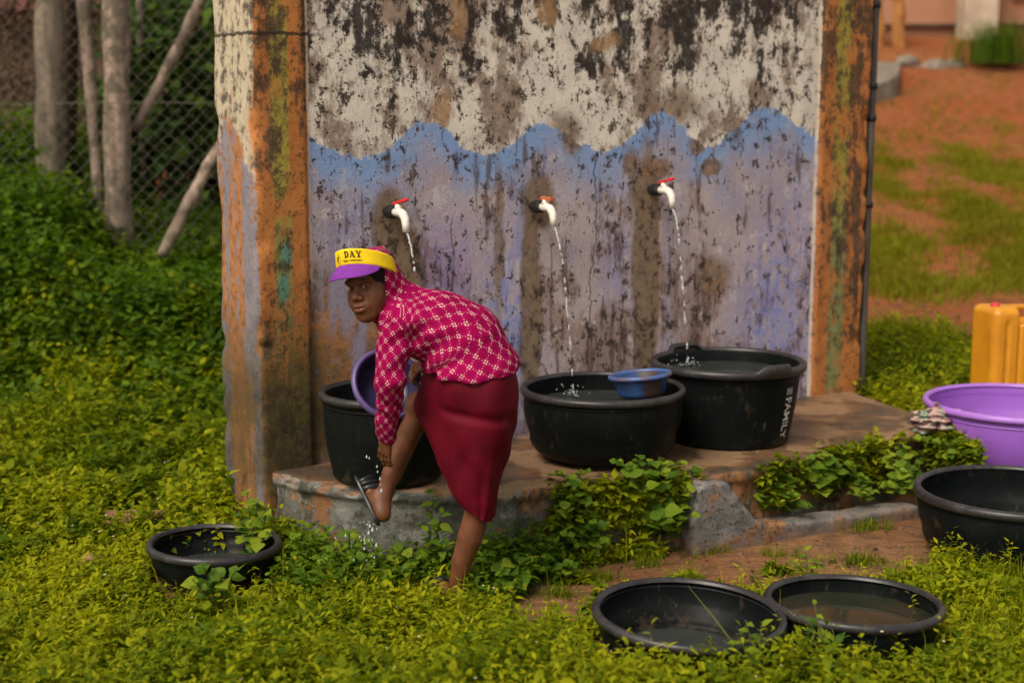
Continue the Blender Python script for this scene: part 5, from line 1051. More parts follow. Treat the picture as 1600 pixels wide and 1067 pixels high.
# --- weed carpet: left of the wall
x, y = scatter(26000, -4.6, -0.7, 5.4, 8.9, 1.0); m = free(x, y) & ~pxmask(x, y, slabp) & (noise2(x, y, 1.4, 3, 6.0) > 0.2); x, y = x[m], y[m]
hg = (0.03 + 0.20 * np.clip(noise2(x, y, 2.2, 3, 3.0) * 1.5 - 0.2, 0, 1)) * RNG.uniform(0.6, 1.3, len(x)) * (1 + 0.8 * sstep(y, 6.8, 8.6)); A = sprigs(x, y, hg, 7, 0.046, 0.46, 0.44); bg_ = RNG.random(len(x)) < 0.03 + 0.2 * (noise2(x, y, 2.4, 2, 15.0) > 0.62); A2 = sprigs(x[bg_], y[bg_], hg[bg_] * 1.2 + 0.03, 7, 0.068, 0.6, 0.42)
stuff('weed_field', [A, A2], M_WEED, 'green weeds spreading left of the wall towards the fence', 'weeds')
# --- tangled bank below the fence
x, y = scatter(17500, -6.2, -0.9, 7.5, 11.2, 1.8); m = free(x, y); x, y = x[m], y[m]
hg = (0.10 + 0.70 * np.clip(noise2(x, y, 1.5, 3, 5.0) * 1.5 - 0.25, 0, 1)) * RNG.uniform(0.55, 1.2, len(x)) * sstep(y, 7.2, 9.0) * (1 - 0.72 * sstep(x, -3.1, -2.6) * sstep(y, 8.6, 9.4)); A = sprigs(x, y, hg + 0.05, 9, 0.075, 0.62, 0.42)
V0 = np.stack([x, y, gz(x, y)], 1)
stuff('bank_weeds', [A], M_HEDGE, 'dense dark green bank of tangled weeds below the wire fence', 'weeds')
# --- weeds behind the platform on the right, and the path edge
x, y = scatter(7000, 1.2, 4.2, 6.4, 9.3, 0.4); q = np.abs(y - 8.1) < 1.1; m = free(x, y) & (noise2(x, y, 1.5, 3, 9.0) > 0.30) & (y < 9.1) & (x > 1.7 + (y - 7.2) * 0.25) & ~((x > 2.72) & (y > 7.6)) & (np.hypot(x - pj[0], y - pj[1]) > 0.25); x, y = x[m], y[m]
hg = (0.06 + 0.15 * noise2(x, y, 2, 3, 2.0)) * RNG.uniform(0.6, 1.2, len(x)); A = sprigs(x, y, hg, 8, 0.048, 0.45, 0.52); stuff('verge_weeds', [A], M_WEED, 'green weeds behind the platform beside the dirt path', 'weeds')
# --- small weeds rooted in the broken platform front
t_ = RNG.random(2300); segi = np.where(RNG.random(2300) < 0.55, RNG.integers(6, 10, 2300), RNG.integers(10, 15, 2300)); p_ = slab_front[segi] + (slab_front[segi + 1] - slab_front[segi]) * t_[:, None]
dn = vnoise(np.stack([p_[:, 0], p_[:, 1], np.zeros(2300)], -1), 5, 2, 0.5, 2.0); zz = 0.09 + RNG.random(2300) ** 0.8 * 0.18; mm = (dn * 0.75 + RNG.random(2300) * 0.25 > np.where(segi >= 10, 0.50, 0.59)) & ~((p_[:, 0] > atz(1095, 735, .3)[0]) & (p_[:, 0] < atz(1200, 735, .3)[0]) & (zz > 0.0))
p_, zz = p_[mm], zz[mm]; A = sprigs(p_[:, 0] + RNG.normal(0, .015, len(p_)), p_[:, 1] - 0.01 - (0.30 - zz) * 0.12 + RNG.normal(0, .02, len(p_)), RNG.uniform(.02, .065, len(p_)), 5, 0.050, 0.55, 0.60, z0=zz)
stuff('platform_weeds', [A], M_WEED, 'small weeds rooted all along the broken front of the platform', 'weeds')
# --- grass blades
def grass(name, x, y, hmin, hmax, w, tb, label, mat, per=5, spread=0.02, bend=1.0):
    x = np.repeat(x, per) + RNG.normal(0, spread, len(x) * per); y = np.repeat(y, per) + RNG.normal(0, spread, len(y) * per); n = len(x); ln = RNG.uniform(hmin, hmax, n); V, F = blades_np(np.stack([x, y, gz(x, y) - 0.005], 1), RNG.uniform(0, 6.28, n), ln, np.full(n, w) * RNG.uniform(0.6, 1.3, n), RNG.uniform(0.15, 1.0, n) * bend)
    t = np.clip(tb + RNG.normal(0, 0.2, n) + (noise2(x, y, 1.2, 3, 8.0) - 0.5) * 0.9, 0, 1); return stuff(name, [(V, F, np.repeat(t, 8))], mat, label, 'grass')
x, y = scatter(5200, 0.9, 2.5, 4.0, 6.2); m = free(x, y) & (RNG.random(len(x)) < sstep(x - 0.30 * y, 0.05, 0.35)) & ~pxmask(x, y, DIRT); grass('lawn_grass', x[m], y[m], 0.04, 0.13, 0.0045, 0.6, 'fine short grass at the front right corner', M_WEED, 5)
x, y = scatter(1100, -2.3, 2.3, 3.7, 5.5); m = free(x, y) & ~pxmask(x, y, DIRT); grass('grass_stalks', x[m], y[m], 0.08, 0.20, 0.0032, 0.7, 'thin grass stalks standing among the front weeds', M_WEED, 2, 0.03, 0.8)
x, y = scatter(24000, 1.5, 7.0, 9.6, 20.0, 0.6); dn = noise2(x * 1.3, y * 0.5, 0.9, 4, 3.0) * 0.65 + noise2(x, y * 0.6, 3.0, 3, 1.0) * 0.35; band = sstep(y + (noise2(x, y, 1.0, 2, 2.0) - 0.5) * 1.6, 10.2, 10.9) * sstep(y, 18.2, 14.5); m = (RNG.random(len(x)) < sstep(dn - 0.10 * sstep(y, 14.5, 12.0) * -1, 0.44, 0.60) * band + 0.04 * (y > 10.6)); grass('slope_grass', x[m], y[m], 0.03, 0.11, 0.010, 0.55, 'patchy dry green grass on the red slope behind', M_GRASS, 10, 0.07)
tfts = [(1100, 862, 90), (1010, 880, 60), (1345, 880, 70), (1350, 828, 60), (1480, 880, 120), (1220, 870, 30), (930, 905, 60), (870, 930, 50)]
x = np.concatenate([atz(u, v, 0)[0] + RNG.normal(0, 0.045, n) for u, v, n in tfts]); y = np.concatenate([atz(u, v, 0)[1] + RNG.normal(0, 0.03, n) for u, v, n in tfts]); m = free(x, y); grass('dirt_grass', x[m], y[m], 0.02, 0.07, 0.004, 0.45, 'small grass tufts on the bare dirt before the platform', M_WEED, 3, 0.012)
# --- small white flowers
x, y = scatter(150, -2.3, 2.3, 3.9, 7.0); m = free(x, y) & ~pxmask(x, y, DIRT) & (x < 0.9 + (5.4 - y) * 0.6); x, y = x[m], y[m]; parts = []
for px_, py_ in zip(x, y):
    z = float(gz(px_, py_)) + RNG.uniform(0.10, 0.17); th = np.linspace(0, 2 * np.pi, 6, endpoint=False); r = RNG.uniform(.003, .0065); V = np.vstack([[0, 0, 0], np.stack([r * np.cos(th), r * np.sin(th), np.full(6, r * .5)], 1), np.stack([r * .5 * np.cos(th), r * .5 * np.sin(th), np.full(6, r * 1.0)], 1)]) + [px_, py_, z]
    parts.append((V, np.zeros((0, 4), int), np.array([(0, 1 + j, 1 + (j + 1) % 6) for j in range(6)] + [(1 + j, 7 + j, 1 + (j + 1) % 6) for j in range(6)])))
V, Fs = merge_np(parts); b = B('white_petal', 0.7, 0.2); b.color((0.70, 0.62, 0.42)); tag(link('weed_flowers', mesh_np('weed_flowers', V, Fs), b.mat), 'tiny white flower heads scattered over the weeds', 'flowers', kind='stuff')

# ------------------------------------------------------------------ single broad-leaved plants: each leaf its own object
def leaf_mesh(name, kind):
    rows = 7; V = []; wid = {'ovate': [.04, .34, .50, .50, .38, .18, .0], 'heart': [.22, .52, .60, .52, .36, .16, .0], 'lance': [.03, .18, .26, .25, .18, .09, .0]}[kind]
    for i in range(rows):
        t = i / (rows - 1); w = wid[i]; zc = 0.05 * math.sin(math.pi * t) - 0.16 * t * t
        for s in (-1, -.5, 0, .5, 1): V.append((s * w, t - (0.06 if kind == 'heart' and i == 0 and abs(s) == 1 else 0), zc + 0.16 * abs(s) * w * 2 * 0.5 + 0.012 * math.sin(9 * t + 3 * s)))
    F = [(i * 5 + j, i * 5 + j + 1, (i + 1) * 5 + j + 1, (i + 1) * 5 + j) for i in range(rows - 1) for j in range(4)]
    me = mesh_np(name, np.array(V), np.array(F)); me.materials.append(M_BROAD); return me
LM = {k: leaf_mesh('leaf', k) for k in ('ovate', 'heart', 'lance')}
def plant(base, tips, n, ln, kind, label, seed, mat=None, up=0.35, face=0.5):
    """base: foot of the plant; tips: where each stem ends"""
    rg = np.random.default_rng(seed); base = np.asarray(base, float); root = empty('leafy_plant', base); tag(root, label, 'plant', 'leafy plants round the platform')
    n = int(n * 1.0); ln *= 1.05; per = max(1, n // len(tips))
    for tp in tips:
        tp = np.asarray(tp, float) - base; mid = tp * 0.5 + np.array([rg.normal(0, .02), rg.normal(0, .015), abs(tp[2]) * 0.12 + .01]); pts = [(1 - t) ** 2 * np.zeros(3) + 2 * t * (1 - t) * mid + t * t * tp for t in np.linspace(0, 1, 9)]
        link('stem', tube_mesh('stem', pts, np.linspace(.0032, .0014, 9), 5), M_STEM, root)
        for k in range(per):
            t = 0.22 + 0.78 * (k + 0.5 * rg.random()) / max(1, per - 0.5); t = min(t, 1.0); p = (2 * t * (1 - t)) * mid + t * t * tp
            yaw = k * 2.39 + rg.normal(0, .5) + seed; l = ln * rg.uniform(.6, 1.25) * (1.1 - .35 * t)
            # leaf points outwards, its face turned to the light and partly to the open side
            out = np.array([math.cos(yaw), math.sin(yaw) * 0.8 - 0.15, rg.normal(up - 0.1, .28)]); out = nrm(out); nn = np.array([rg.normal(0, .25), -face + rg.normal(0, .25), 1.0]); nn = nrm(nn - out * (nn @ out)); sx = np.cross(out, nn)
            o = link('leaf', LM[kind], None, root); o.matrix_local = Matrix(((sx[0] * l, out[0] * l, nn[0] * l, p[0]), (sx[1] * l, out[1] * l, nn[1] * l, p[1]), (sx[2] * l, out[2] * l, nn[2] * l, p[2]), (0, 0, 0, 1)))
    return root
def pk(u, v, y): return aty(u, v, y)
def onf(u, v, z, back=0.0): p = atz(u, v, z); return p + np.array([0, back, 0])
plant(onf(1030, 845, 0.03), [pk(985, 745, 5.50), pk(1010, 760, 5.47), pk(1045, 740, 5.53), pk(1075, 762, 5.55), pk(1040, 800, 5.42), pk(1085, 805, 5.50)], 36, .078, 'heart', 'plant with the largest heart-shaped leaves, in the broken front below the low basin', 1)
plant(onf(905, 872, 0.0), [pk(880, 790, 5.38), pk(905, 770, 5.42), pk(935, 815, 5.40), pk(950, 845, 5.38), pk(885, 835, 5.33), pk(925, 780, 5.44)], 60, .046, 'ovate', 'bushy plant filling the gap right of the broken platform corner', 2)
plant(pk(985, 742, 5.58), [pk(960, 722, 5.55), pk(1000, 716, 5.58), pk(1040, 718, 5.62), pk(1075, 724, 5.66), pk(1020, 745, 5.52), pk(1060, 745, 5.58), pk(1095, 735, 5.68)], 63, .045, 'ovate', 'trailing plant along the platform edge between basin and bucket', 3)
plant(onf(1225, 800, 0.08), [pk(1185, 735, 5.85), pk(1210, 755, 5.83), pk(1240, 770, 5.83), pk(1195, 775, 5.80), pk(1265, 790, 5.85), pk(1225, 730, 5.9)], 54, .050, 'ovate', 'leafy plant spilling over the sloping plaster fragment', 4)
plant(onf(1285, 785, 0.10, .05), [pk(1265, 712, 6.0), pk(1290, 705, 6.02), pk(1300, 735, 6.0), pk(1278, 745, 5.97), pk(1320, 722, 6.05)], 30, .062, 'heart', 'upright plant with round leaves under the bucket lettering', 5)
plant(onf(1350, 790, 0.08, .05), [pk(1330, 728, 6.1), pk(1350, 745, 6.08), pk(1365, 765, 6.05), pk(1325, 770, 6.02)], 36, .046, 'lance', 'grassy narrow-leaved plant in the middle of the platform front', 6)
plant(onf(1410, 775, 0.10, .05), [pk(1390, 712, 6.25), pk(1415, 700, 6.28), pk(1430, 722, 6.27), pk(1400, 745, 6.2), pk(1380, 760, 6.15), pk(1440, 745, 6.25)], 54, .052, 'ovate', 'leafy plant below the crumpled rag', 7)
plant(pk(1485, 705, 6.33), [pk(1440, 683, 6.3), pk(1470, 690, 6.3), pk(1500, 688, 6.32), pk(1518, 700, 6.3), pk(1480, 715, 6.27)], 35, .036, 'ovate', 'small plant on the platform corner right under the rag', 8)
plant(onf(672, 905, 0.0, .0), [pk(681, 768, 5.20), pk(690, 800, 5.18), pk(668, 830, 5.18), pk(700, 850, 5.16)], 44, .058, 'lance', 'tall narrow-leaved weed between the girls feet', 9)
plant(pk(905, 752, 5.55), [pk(870, 738, 5.52), pk(855, 742, 5.50), pk(915, 735, 5.55), pk(895, 760, 5.47)], 28, .034, 'ovate', 'little creeper on the platform edge beside the crimson skirt', 10)
plant(onf(395, 890, 0.0), [pk(385, 765, 5.45), pk(400, 780, 5.42), pk(415, 800, 5.38), pk(372, 800, 5.45), pk(425, 835, 5.33), pk(395, 820, 5.38)], 54, .052, 'ovate', 'climbing plant at the left corner of the platform', 11)
plant(onf(535, 905, 0.0), [pk(520, 850, 5.08), pk(545, 830, 5.10), pk(570, 845, 5.10), pk(500, 870, 5.05), pk(555, 868, 5.05)], 45, .046, 'ovate', 'bushy plant below the raised dripping foot', 12)
plant(onf(790, 935, 0.0), [pk(775, 890, 5.05), pk(800, 880, 5.08), pk(815, 905, 5.05), pk(785, 915, 5.0), pk(830, 870, 5.12)], 25, .066, 'heart', 'plant with drooping heart leaves right of the standing leg', 13)
plant(onf(1258, 905, 0.0), [pk(1256, 856, 5.30), pk(1240, 878, 5.28), pk(1272, 874, 5.28)], 21, .038, 'lance', 'lone thin weed on the bare dirt behind the muddy tub', 14)
plant((rimF[0] - 0.12, rimF[1] - 0.36, 0.0), [pk(1272, 940, 4.28), pk(1250, 960, 4.27), pk(1295, 968, 4.27), pk(1268, 985, 4.26)], 24, .045, 'lance', 'pale feathery weed standing before the muddy tub', 15)
plant(onf(640, 915, 0.0), [pk(600, 868, 5.12), pk(630, 855, 5.14), pk(655, 868, 5.12), pk(620, 890, 5.06)], 44, .044, 'ovate', 'low leafy plant against the platform left of the tall weed', 16)
plant(onf(720, 900, 0.0, .08), [pk(715, 862, 5.2), pk(745, 868, 5.2), pk(760, 850, 5.22)], 24, .048, 'ovate', 'leafy plant behind the standing leg at the platform foot', 17)
plant(onf(345, 960, 0.0), [pk(318, 882, 4.72), pk(345, 895, 4.70), pk(375, 885, 4.74), pk(300, 905, 4.68)], 24, .056, 'heart', 'broad-leaved weed leaning over the front rim of the sunken basin', 18)
plant((rimE[0] + 0.20, rimE[1] - 0.34, 0.0), [pk(1165, 968, 4.18), pk(1190, 978, 4.18), pk(1150, 988, 4.17), pk(1130, 1000, 4.16)], 26, .044, 'lance', 'feathery weed at the front right rim of the empty basin', 19)
plant(onf(870, 905, 0.0), [pk(850, 872, 5.22), pk(880, 880, 5.2), pk(900, 885, 5.2), pk(840, 890, 5.15)], 36, .042, 'ovate', 'low plant at the foot of the broken platform corner', 20)
plant(onf(400, 1045, 0.0), [pk(365, 985, 4.35), pk(400, 975, 4.38), pk(430, 990, 4.36), pk(310, 985, 4.35)], 24, .056, 'heart', 'rounder-leaved weed in the front left weed carpet', 21)
# grass stalk leaning into the empty basin
pts = [pk(1150, 1010, 4.22), pk(1110, 958, 4.34), pk(1075, 915, 4.46)]; tag(link('grass_stalk', tube_mesh('grass_stalk', pts, [.003, .0026, .0012], 5), M_STEM), 'single long grass stalk leaning across the empty basin', 'grass stalk')

# ------------------------------------------------------------------ litter: dry leaves and pebbles
n = 620; x = RNG.uniform(-1.6, 2.4, n); y = RNG.uniform(4.0, 6.4, n); k_ = pxmask(x, y, DIRT) | (RNG.random(n) < 0.22); m = k_ & free(x, y); x, y = x[m], y[m]; n = len(x)
V, F = leaves_np(np.stack([x, y, gz(x, y) + 0.006], 1), RNG.uniform(0, 6.28, n), RNG.normal(0.1, 0.2, n), RNG.uniform(.012, .035, n), RNG.uniform(.006, .016, n), RNG.normal(0, .4, n)); stuff('leaf_litter', [(V, F, np.repeat(RNG.random(n), 6))], M_DRY, 'dry brown leaf scraps lying on the bare dirt', 'leaf litter')
n = 900; x = np.concatenate([RNG.uniform(0.0, 2.4, n), RNG.uniform(1.8, 5.5, 500)]); y = np.concatenate([RNG.uniform(4.3, 6.2, n), RNG.uniform(8.5, 19.0, 500)]); m = (pxmask(x, y, DIRT) | (y > 8)) & free(x, y); x, y = x[m], y[m]; parts = []
for px_, py_ in zip(x, y):
    r = abs(RNG.normal(0, .005)) + .003 + (0.018 * RNG.random() ** 2 if py_ > 8 else 0); th = np.linspace(0, 2 * np.pi, 6, endpoint=False); V = np.vstack([np.stack([r * np.cos(th), r * np.sin(th), np.zeros(6)], 1) * RNG.uniform(.7, 1.3, (6, 1)), np.stack([r * .6 * np.cos(th), r * .6 * np.sin(th), np.full(6, r * .7)], 1) * RNG.uniform(.7, 1.3, (6, 1)), [[0, 0, r * .85]]]) + [px_, py_, float(gz(px_, py_))]
    parts.append((V, np.array([(j, (j + 1) % 6, 6 + (j + 1) % 6, 6 + j) for j in range(6)]), np.array([(6 + j, 6 + (j + 1) % 6, 12) for j in range(6)])))
V, Fs = merge_np(parts); tag(link('pebbles', mesh_np('pebbles', V, Fs, False), M_RUB), 'small pebbles strewn over the bare soil', 'pebbles', kind='stuff')
# ------------------------------------------------------------------ fence at the back left
b = B('weathered_post_wood', 0.9, 0.2); st_ = b.noise(b.sc(b.obj, (12, 12, 1.2)), 1.5, 6, 0.65); n1 = b.noise(b.obj, 9, 5, 0.6)
b.color(b.mix(n1.ss(0.46, 0.58) * 0.75, b.mix(st_.ss(0.38, 0.62), (0.40, 0.30, 0.245), (0.22, 0.165, 0.13)), (0.10, 0.085, 0.06))); b.bump(st_ + n1 * 0.5, 0.6, 0.02); M_POST = b.mat
b = B('grey_post_wood', 0.9, 0.2); st_ = b.noise(b.sc(b.obj, (12, 12, 1.2)), 1.5, 6, 0.65); n1 = b.noise(b.obj, 7, 5, 0.6)
b.color(b.mix(n1.ss(0.48, 0.62) * 0.7, b.mix(st_.ss(0.38, 0.62), (0.27, 0.21, 0.165), (0.16, 0.13, 0.10)), (0.07, 0.075, 0.045))); b.bump(st_ + n1 * 0.5, 0.6, 0.02); M_POST2 = b.mat
b = B('rusty_wire', 0.6, 0.4); b.set('Metallic', 0.2); b.color((0.13, 0.11, 0.09)); M_WIRE = b.mat
def log(name, p0, p1, r0, r1, mat, label, cat, seed, group=None, seg=14, wob=0.005):
    rg = np.random.default_rng(seed); p0 = np.asarray(p0, float); p1 = np.asarray(p1, float); n = 26; t = np.linspace(0, 1, n); ph = rg.random(3) * 6
    side = nrm(np.cross(p1 - p0, (0, 1, 0.01))); pts = (p1 - p0) * t[:, None] + side * (wob * np.sin(t * 5 + ph[0]) + wob * 0.4 * np.sin(t * 17 + ph[1]))[:, None]
    V, q, tr = tube_np(pts, r0 + (r1 - r0) * t + 0.006 * np.sin(t * 23 + ph[2]) * (r0 / 0.09), seg); d = (vnoise(V * np.array([14, 14, 2.5]), 1.0, 3, 0.5, seed) - 0.5) * r0 * 0.22; ctr = np.vstack([np.repeat(pts, seg, 0), pts[:1], pts[-1:]]); dv = V - ctr; dv /= np.linalg.norm(dv, axis=1, keepdims=True) + 1e-9
    return tag(link(name, mesh_np(name, V + dv * d[:, None], [q, tr]), mat, None, p0), label, cat, group)
FY = 9.9
def foot_at(u, y): x = aty(u, 500, y)[0]; return np.array([x, y, float(gz(x, y)) - 0.15])
def head_at(u, y, z): return np.array([aty(u, 0, y)[0], y, z])
log('fence_post', foot_at(190, FY + 0.12), head_at(184, FY + 0.12, 3.05), .094, .088, M_POST, 'thick pale round wooden fence post nearest the weathered wall', 'post', 3, 'fence posts')
log('fence_post', foot_at(88, FY + 0.42), head_at(84, FY + 0.42, 3.05), .105, .098, M_POST2, 'thick grey mossy fence post at the far left', 'post', 4, 'fence posts')
log('fence_stake', foot_at(112, FY + 0.7), head_at(122, FY + 0.7, 3.0), .050, .050, M_DRY, 'dark slim stake behind the grey fence post', 'post', 5)
log('fence_stake', foot_at(164, FY + 0.25), head_at(128, FY + 0.25, 2.95), .030, .052, M_POST, 'split leaning stake left of the pale fence post', 'post', 6)
log('fence_stake', foot_at(228, FY + 1.2), head_at(222, FY + 1.2, 3.0), .030, .028, M_POST2, 'thin grey pole standing behind the fence', 'post', 7)
log('brace_pole', aty(212, 205, FY + 0.25) , aty(322, -15, FY + 0.1), .040, .036, M_POST, 'upper slanting brace pole leaning right across the fence', 'pole', 8)
log('brace_pole', np.array([aty(252, 392, FY - 0.2)[0], FY - 0.2, aty(252, 400, FY - 0.2)[2]]), aty(356, 205, FY - 0.05), .043, .038, M_POST, 'lower slanting brace pole rising behind the left wall edge', 'pole', 9)
# chain link: every wire its own zigzag
fx0, fx1 = -5.6, -1.15; CW = 0.046; fr_ = empty('chain_link_fence', (fx0, FY, 0)); tag(fr_, 'rusty chain-link fence strung across the wooden posts', 'fence'); nz_ = 58; wm = []
for ph in (0, 1):
    j = np.arange(nz_); odd = (j + ph) % 2 == 1; wm.append(tube_mesh('wire', np.stack([np.where(odd, CW * 1.04, -CW * 0.04), np.where(odd, 0.004, -0.004), j * CW + 0.35], 1), 0.0027, 4, False))
for k in range(int((fx1 - fx0) / CW)): link('wire', wm[k % 2], M_WIRE, fr_, (k * CW, 0.02 * math.sin(k * 0.35), 0.0))
for z in (2.9, 1.75): link('line_wire', tube_mesh('line_wire', [(0, 0, z), (1.5, 0, z - .02), (3.0, 0, z), (4.45, 0, z - .01)], .0032, 5), M_WIRE, fr_)
# ------------------------------------------------------------------ shrubs behind the fence: crown of leaves on stems
def shrub(c, rad, n, ls, mat, label, seed, asp=0.6, tb=0.45, group='shrubs behind the fence', nst=6, name='shrub', cat='shrub'):
    rg = np.random.default_rng(seed); c = np.asarray(c, float); root = empty(name, c); tag(root, label, cat, group); rad = np.asarray(rad, float)
    nc = 26; cc_ = rg.normal(0, 1, (nc, 3)); cc_ /= np.linalg.norm(cc_, axis=1, keepdims=True); cc_ *= rg.uniform(0.35, 0.95, (nc, 1)) * rad; cc_[:, 2] += rad[2] * 0.95
    k = rg.integers(0, nc, n); p = cc_[k] + rg.normal(0, 1, (n, 3)) * rad * 0.17; p = p[p[:, 2] > 0.02]; n = len(p); V, F = leaves_np(p, rg.uniform(0, 6.28, n), rg.normal(-0.25, 0.5, n), ls * rg.uniform(.6, 1.3, n), ls * asp * rg.uniform(.7, 1.2, n), rg.normal(0, .5, n))
    me = mesh_np('crown', V, F); attr(me, 'tone', np.repeat(np.clip(tb + rg.normal(0, .2, n) + 0.2 * (rg.random(nc) - .5)[k[:n] % nc], 0, 1), 6)); link('crown', me, mat, root)
    for j in range(nst): e = cc_[j % nc]; link('stem', tube_mesh('stem', [(rg.normal(0, .05), rg.normal(0, .05), -0.1), e * 0.5 * np.array([.8, .8, 1]), e], [.018, .013, .005], 6), M_WOODY, root)
    return root
def gp(u, y): x = aty(u, 300, y)[0]; return np.array([x, y, float(gz(x, y))])
shrub(gp(290, 11.2), (.72, .5, 1.15), 3600, .13, M_SHRUB, 'broad-leaved shrub seen between the pale post and the wall', 1, tb=0.65)
shrub(gp(350, 12.6), (.9, .7, 1.5), 3200, .15, M_SHRUB, 'tall dark shrub rising behind the wall edge', 2, tb=0.45)
shrub(gp(245, 11.8), (.45, .4, .75), 1500, .11, M_SHRUB, 'bluish green shrub low behind the pale post', 3, tb=0.25)
shrub(gp(150, 11.4), (.40, .35, .50), 900, .09, M_HEDGE, 'small green shrub between the two thick posts', 4, tb=0.55)
shrub(gp(20, 12.0), (.75, .5, .70), 2600, .06, M_DRY, 'dry brown thicket at the far left', 5, 0.35)
shrub(gp(110, 13.2), (.9, .5, 1.0), 2600, .07, M_DRY, 'dry dark brush behind the posts', 6, 0.35, 0.3)
# mud-walled building behind the brush
b = B('brown_mud_wall', 0.95, 0.1); n1 = b.noise(b.obj, 1.8, 6, 0.65); n2 = b.noise(b.obj, 12, 5, 0.6); b.color(b.mix(n2.ss(0.45, 0.65) * 0.7, b.mix(n1.ss(0.35, 0.62), (0.11, 0.08, 0.058), (0.19, 0.125, 0.085)), (0.04, 0.032, 0.025))); b.bump(n1 + n2, 0.8, 0.04); M_MUD = b.mat
b = B('rusted_roof_sheet', 0.8, 0.2); n1 = b.noise(b.obj, 3, 5); b.color(b.mix(n1.ss(0.4, 0.6), (0.20, 0.075, 0.055), (0.12, 0.06, 0.05))); M_ROOF = b.mat
hb = empty('mud_building', (-6.0, 16.5, 0.8)); tag(hb, 'low brown mud-walled building behind the fence at the far left', 'building')
zr = aty(100, 12, 16.5)[2] - 0.8
o = link('wall', box_mesh('wall', (9.0, 3.0, zr + 0.5), 0.02, (0, 1.5, (zr - 0.5) / 2)), M_MUD, hb)
ncor = 60; V = []; 
for k in range(ncor * 4 + 1):
    x = -4.8 + 9.6 * k / (ncor * 4); z = 0.03 * math.sin(k * math.pi / 2)
    for yy, zz in ((-0.45, zr - 0.02), (1.6, zr + 0.9), (3.5, zr - 0.02)): V.append((x, yy, zz + z))
    for yy, zz in ((3.5, zr - 0.04), (1.6, zr + 0.88), (-0.45, zr - 0.04)): V.append((x, yy, zz + z))
Q = [(k * 6 + j, (k + 1) * 6 + j, (k + 1) * 6 + (j + 1) % 6, k * 6 + (j + 1) % 6) for k in range(ncor * 4) for j in range(6)]
link('roof', mesh_np('roof', np.array(V), np.array(Q)[:, ::-1], False), M_ROOF, hb)
# ------------------------------------------------------------------ house at the top of the red slope
b = B('salmon_plaster', 0.9, 0.2); n1 = b.noise(b.obj, 0.9, 6, 0.6); b.color(b.mix(n1.ss(0.4, 0.65), (0.40, 0.20, 0.12), (0.33, 0.155, 0.09))); M_SAL = b.mat
b = B('pale_plaster', 0.9, 0.2); n1 = b.noise(b.obj, 2, 5, 0.6); b.color(b.mix(n1.ss(0.4, 0.65), (0.52, 0.42, 0.33), (0.40, 0.31, 0.24))); M_PALE = b.mat
b = B('dark_stained_base', 0.9, 0.2); n1 = b.noise(b.obj, 2, 5, 0.6); b.color(b.mix(n1.ss(0.4, 0.65), (0.10, 0.065, 0.045), (0.055, 0.04, 0.03))); M_BASE = b.mat
b = B('dark_glass', 0.1, 0.5); b.color((0.02, 0.022, 0.025)); M_GLASS = b.mat
HY = 23.0; hz0 = float(aty(1450, 95, HY)[2]); hx0 = aty(1335, 50, HY)[0] - 3.0; hx1 = aty(1600, 50, HY)[0] + 4.0
hr_ = empty('house', ((hx0 + hx1) / 2, HY, hz0 - 0.3)); tag(hr_, 'salmon plastered house with pale column at the top of the red slope', 'house'); hw = hx1 - hx0
def hloc(u, v): p = aty(u, v, HY); return p[0] - hr_.location.x, p[2] - hr_.location.z
zb = hloc(1400, 58)[1]
link('base_wall', box_mesh('base_wall', (hw, 4.1, zb), 0.02, (0, 2.0, zb / 2)), M_BASE, hr_)
link('wall', box_mesh('wall', (hw, 4.0, 3.0), 0.02, (0, 2.06, zb + 1.5 + 0.002)), M_SAL, hr_)
zl = hloc(1400, 40)[1]; link('skirting', box_mesh('skirting', (hw, 0.12, 0.05), 0.01, (0, 0.02, zl)), M_BASE, hr_)
cx = hloc(1517, 30)[0]; link('column', box_mesh('column', (0.50, 0.5, 3.2), 0.03, (cx, -0.30, zb - 0.05 + 1.4)), M_PALE, hr_)
wx_, wz_ = hloc(1592, -8); wn_ = link('window', box_mesh('window', (1.0, 0.10, 0.9), 0.01, (wx_ + 0.42, 0.03, wz_ + 0.38)), M_PALE, hr_); link('pane', box_mesh('pane', (0.84, 0.04, 0.74), 0.004, (wx_ + 0.42, -0.012, wz_ + 0.38)), M_GLASS, wn_)
link('roof', box_mesh('roof', (hw + 0.8, 5.2, 0.18), 0.03, (0, 1.9, zb + 3.12)), M_ROOF, hr_)
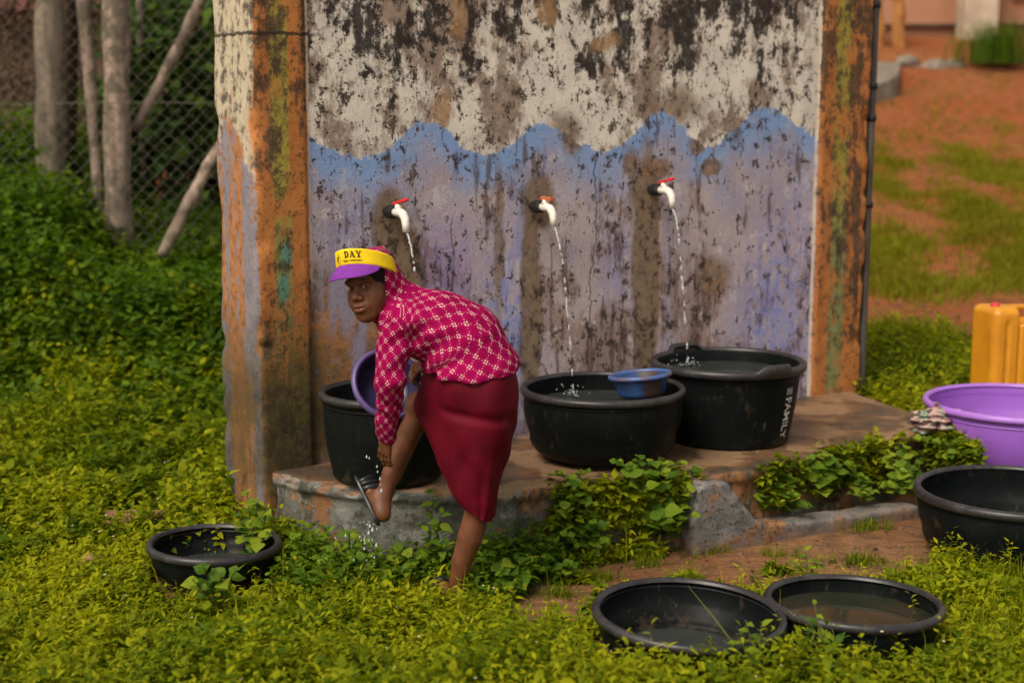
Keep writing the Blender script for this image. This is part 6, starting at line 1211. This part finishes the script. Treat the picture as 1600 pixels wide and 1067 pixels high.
# poles, ramp, stones, tuft
b = B('ochre_pole_wood', 0.85, 0.2); n1 = b.noise(b.sc(b.obj, (10, 10, 2)), 1.5, 4); b.color(b.mix(n1.ss(0.4, 0.6), (0.42, 0.19, 0.055), (0.28, 0.12, 0.04))); M_OCH = b.mat
def hp(u, v, y): return aty(u, v, y)
log('wooden_pole', hp(1409, 92, 21.6), hp(1398, -60, 21.6), .10, .09, M_OCH, 'straight ochre wooden pole before the house', 'pole', 11, 'poles before the house', 10, .02)
log('wooden_pole', hp(1382, 92, 21.8), hp(1355, -60, 21.8), .085, .07, M_OCH, 'leaning ochre wooden pole beside the wall edge', 'pole', 12, 'poles before the house', 10, .03)
def prism(name, pts, h, mat, label, cat):
    """block whose top corners are given, h deep"""
    P = np.array(pts); c = P.mean(0); n = len(P); V = np.vstack([P, P - np.array([0, 0, h])]) - c
    F = [tuple(range(n))]; S = [(j, n + j, n + (j + 1) % n, (j + 1) % n) for j in range(n)]
    bm = bmesh.new(); vs_ = [bm.verts.new(v) for v in V]
    for fc in F + S + [tuple(range(2 * n - 1, n - 1, -1))]: bm.faces.new([vs_[k] for k in fc])
    bmesh.ops.recalc_face_normals(bm, faces=bm.faces[:]); bmesh.ops.bevel(bm, geom=list(bm.edges), offset=0.02, segments=2, affect='EDGES')
    return tag(link(name, bm_mesh(name, bm), mat, None, c), label, cat)
yR = 19.0
prism('concrete_ramp', [hp(1310, 165, 18.4), hp(1404, 118, 19.2), hp(1408, 98, 20.6), hp(1310, 92, 20.8)], 0.5, M_CONC, 'grey concrete ramp end beside the wall edge on the slope', 'ramp')
for i, (u, v, r, nm) in enumerate([(1432, 112, .14, 'leftmost grey stone of the row below the house'), (1462, 108, .17, 'biggest grey stone in the row below the house'), (1492, 104, .12, 'rightmost grey stone below the white column'), (1418, 98, .13, 'stone at the foot of the straight ochre pole')]): p = hp(u, v, 20.6); stone('slope_stone', (p[0], p[1], p[2]), (r * 1.3, r, r * .75), M_CONC, nm, 'stone', float(i) * 3, 'stones below the house')
tp = hp(1560, 88, 20.4); n = 420; x = tp[0] + RNG.normal(0, .26, n); y = tp[1] + RNG.normal(0, .18, n); V, F = blades_np(np.stack([x, y, np.full(n, tp[2] - .1)], 1), RNG.uniform(0, 6.28, n), RNG.uniform(.35, .75, n), np.full(n, .016), RNG.uniform(.1, .9, n))
me = mesh_np('grass_tuft', V - tp, F); attr(me, 'tone', np.repeat(np.clip(RNG.normal(.45, .2, n), 0, 1), 8)); tag(link('grass_tuft', me, M_HEDGE, None, tp), 'tall green grass tuft before the house at the right edge', 'grass tuft', kind='stuff')
shrub(np.array([-1.0, 30.0, float(gz(-1.0, 30.0))]), (3.0, 1.5, 2.2), 1500, .35, M_SHRUB, 'large shrub far behind the wall, hidden from the front', 21, group='far shrubs') if False else None
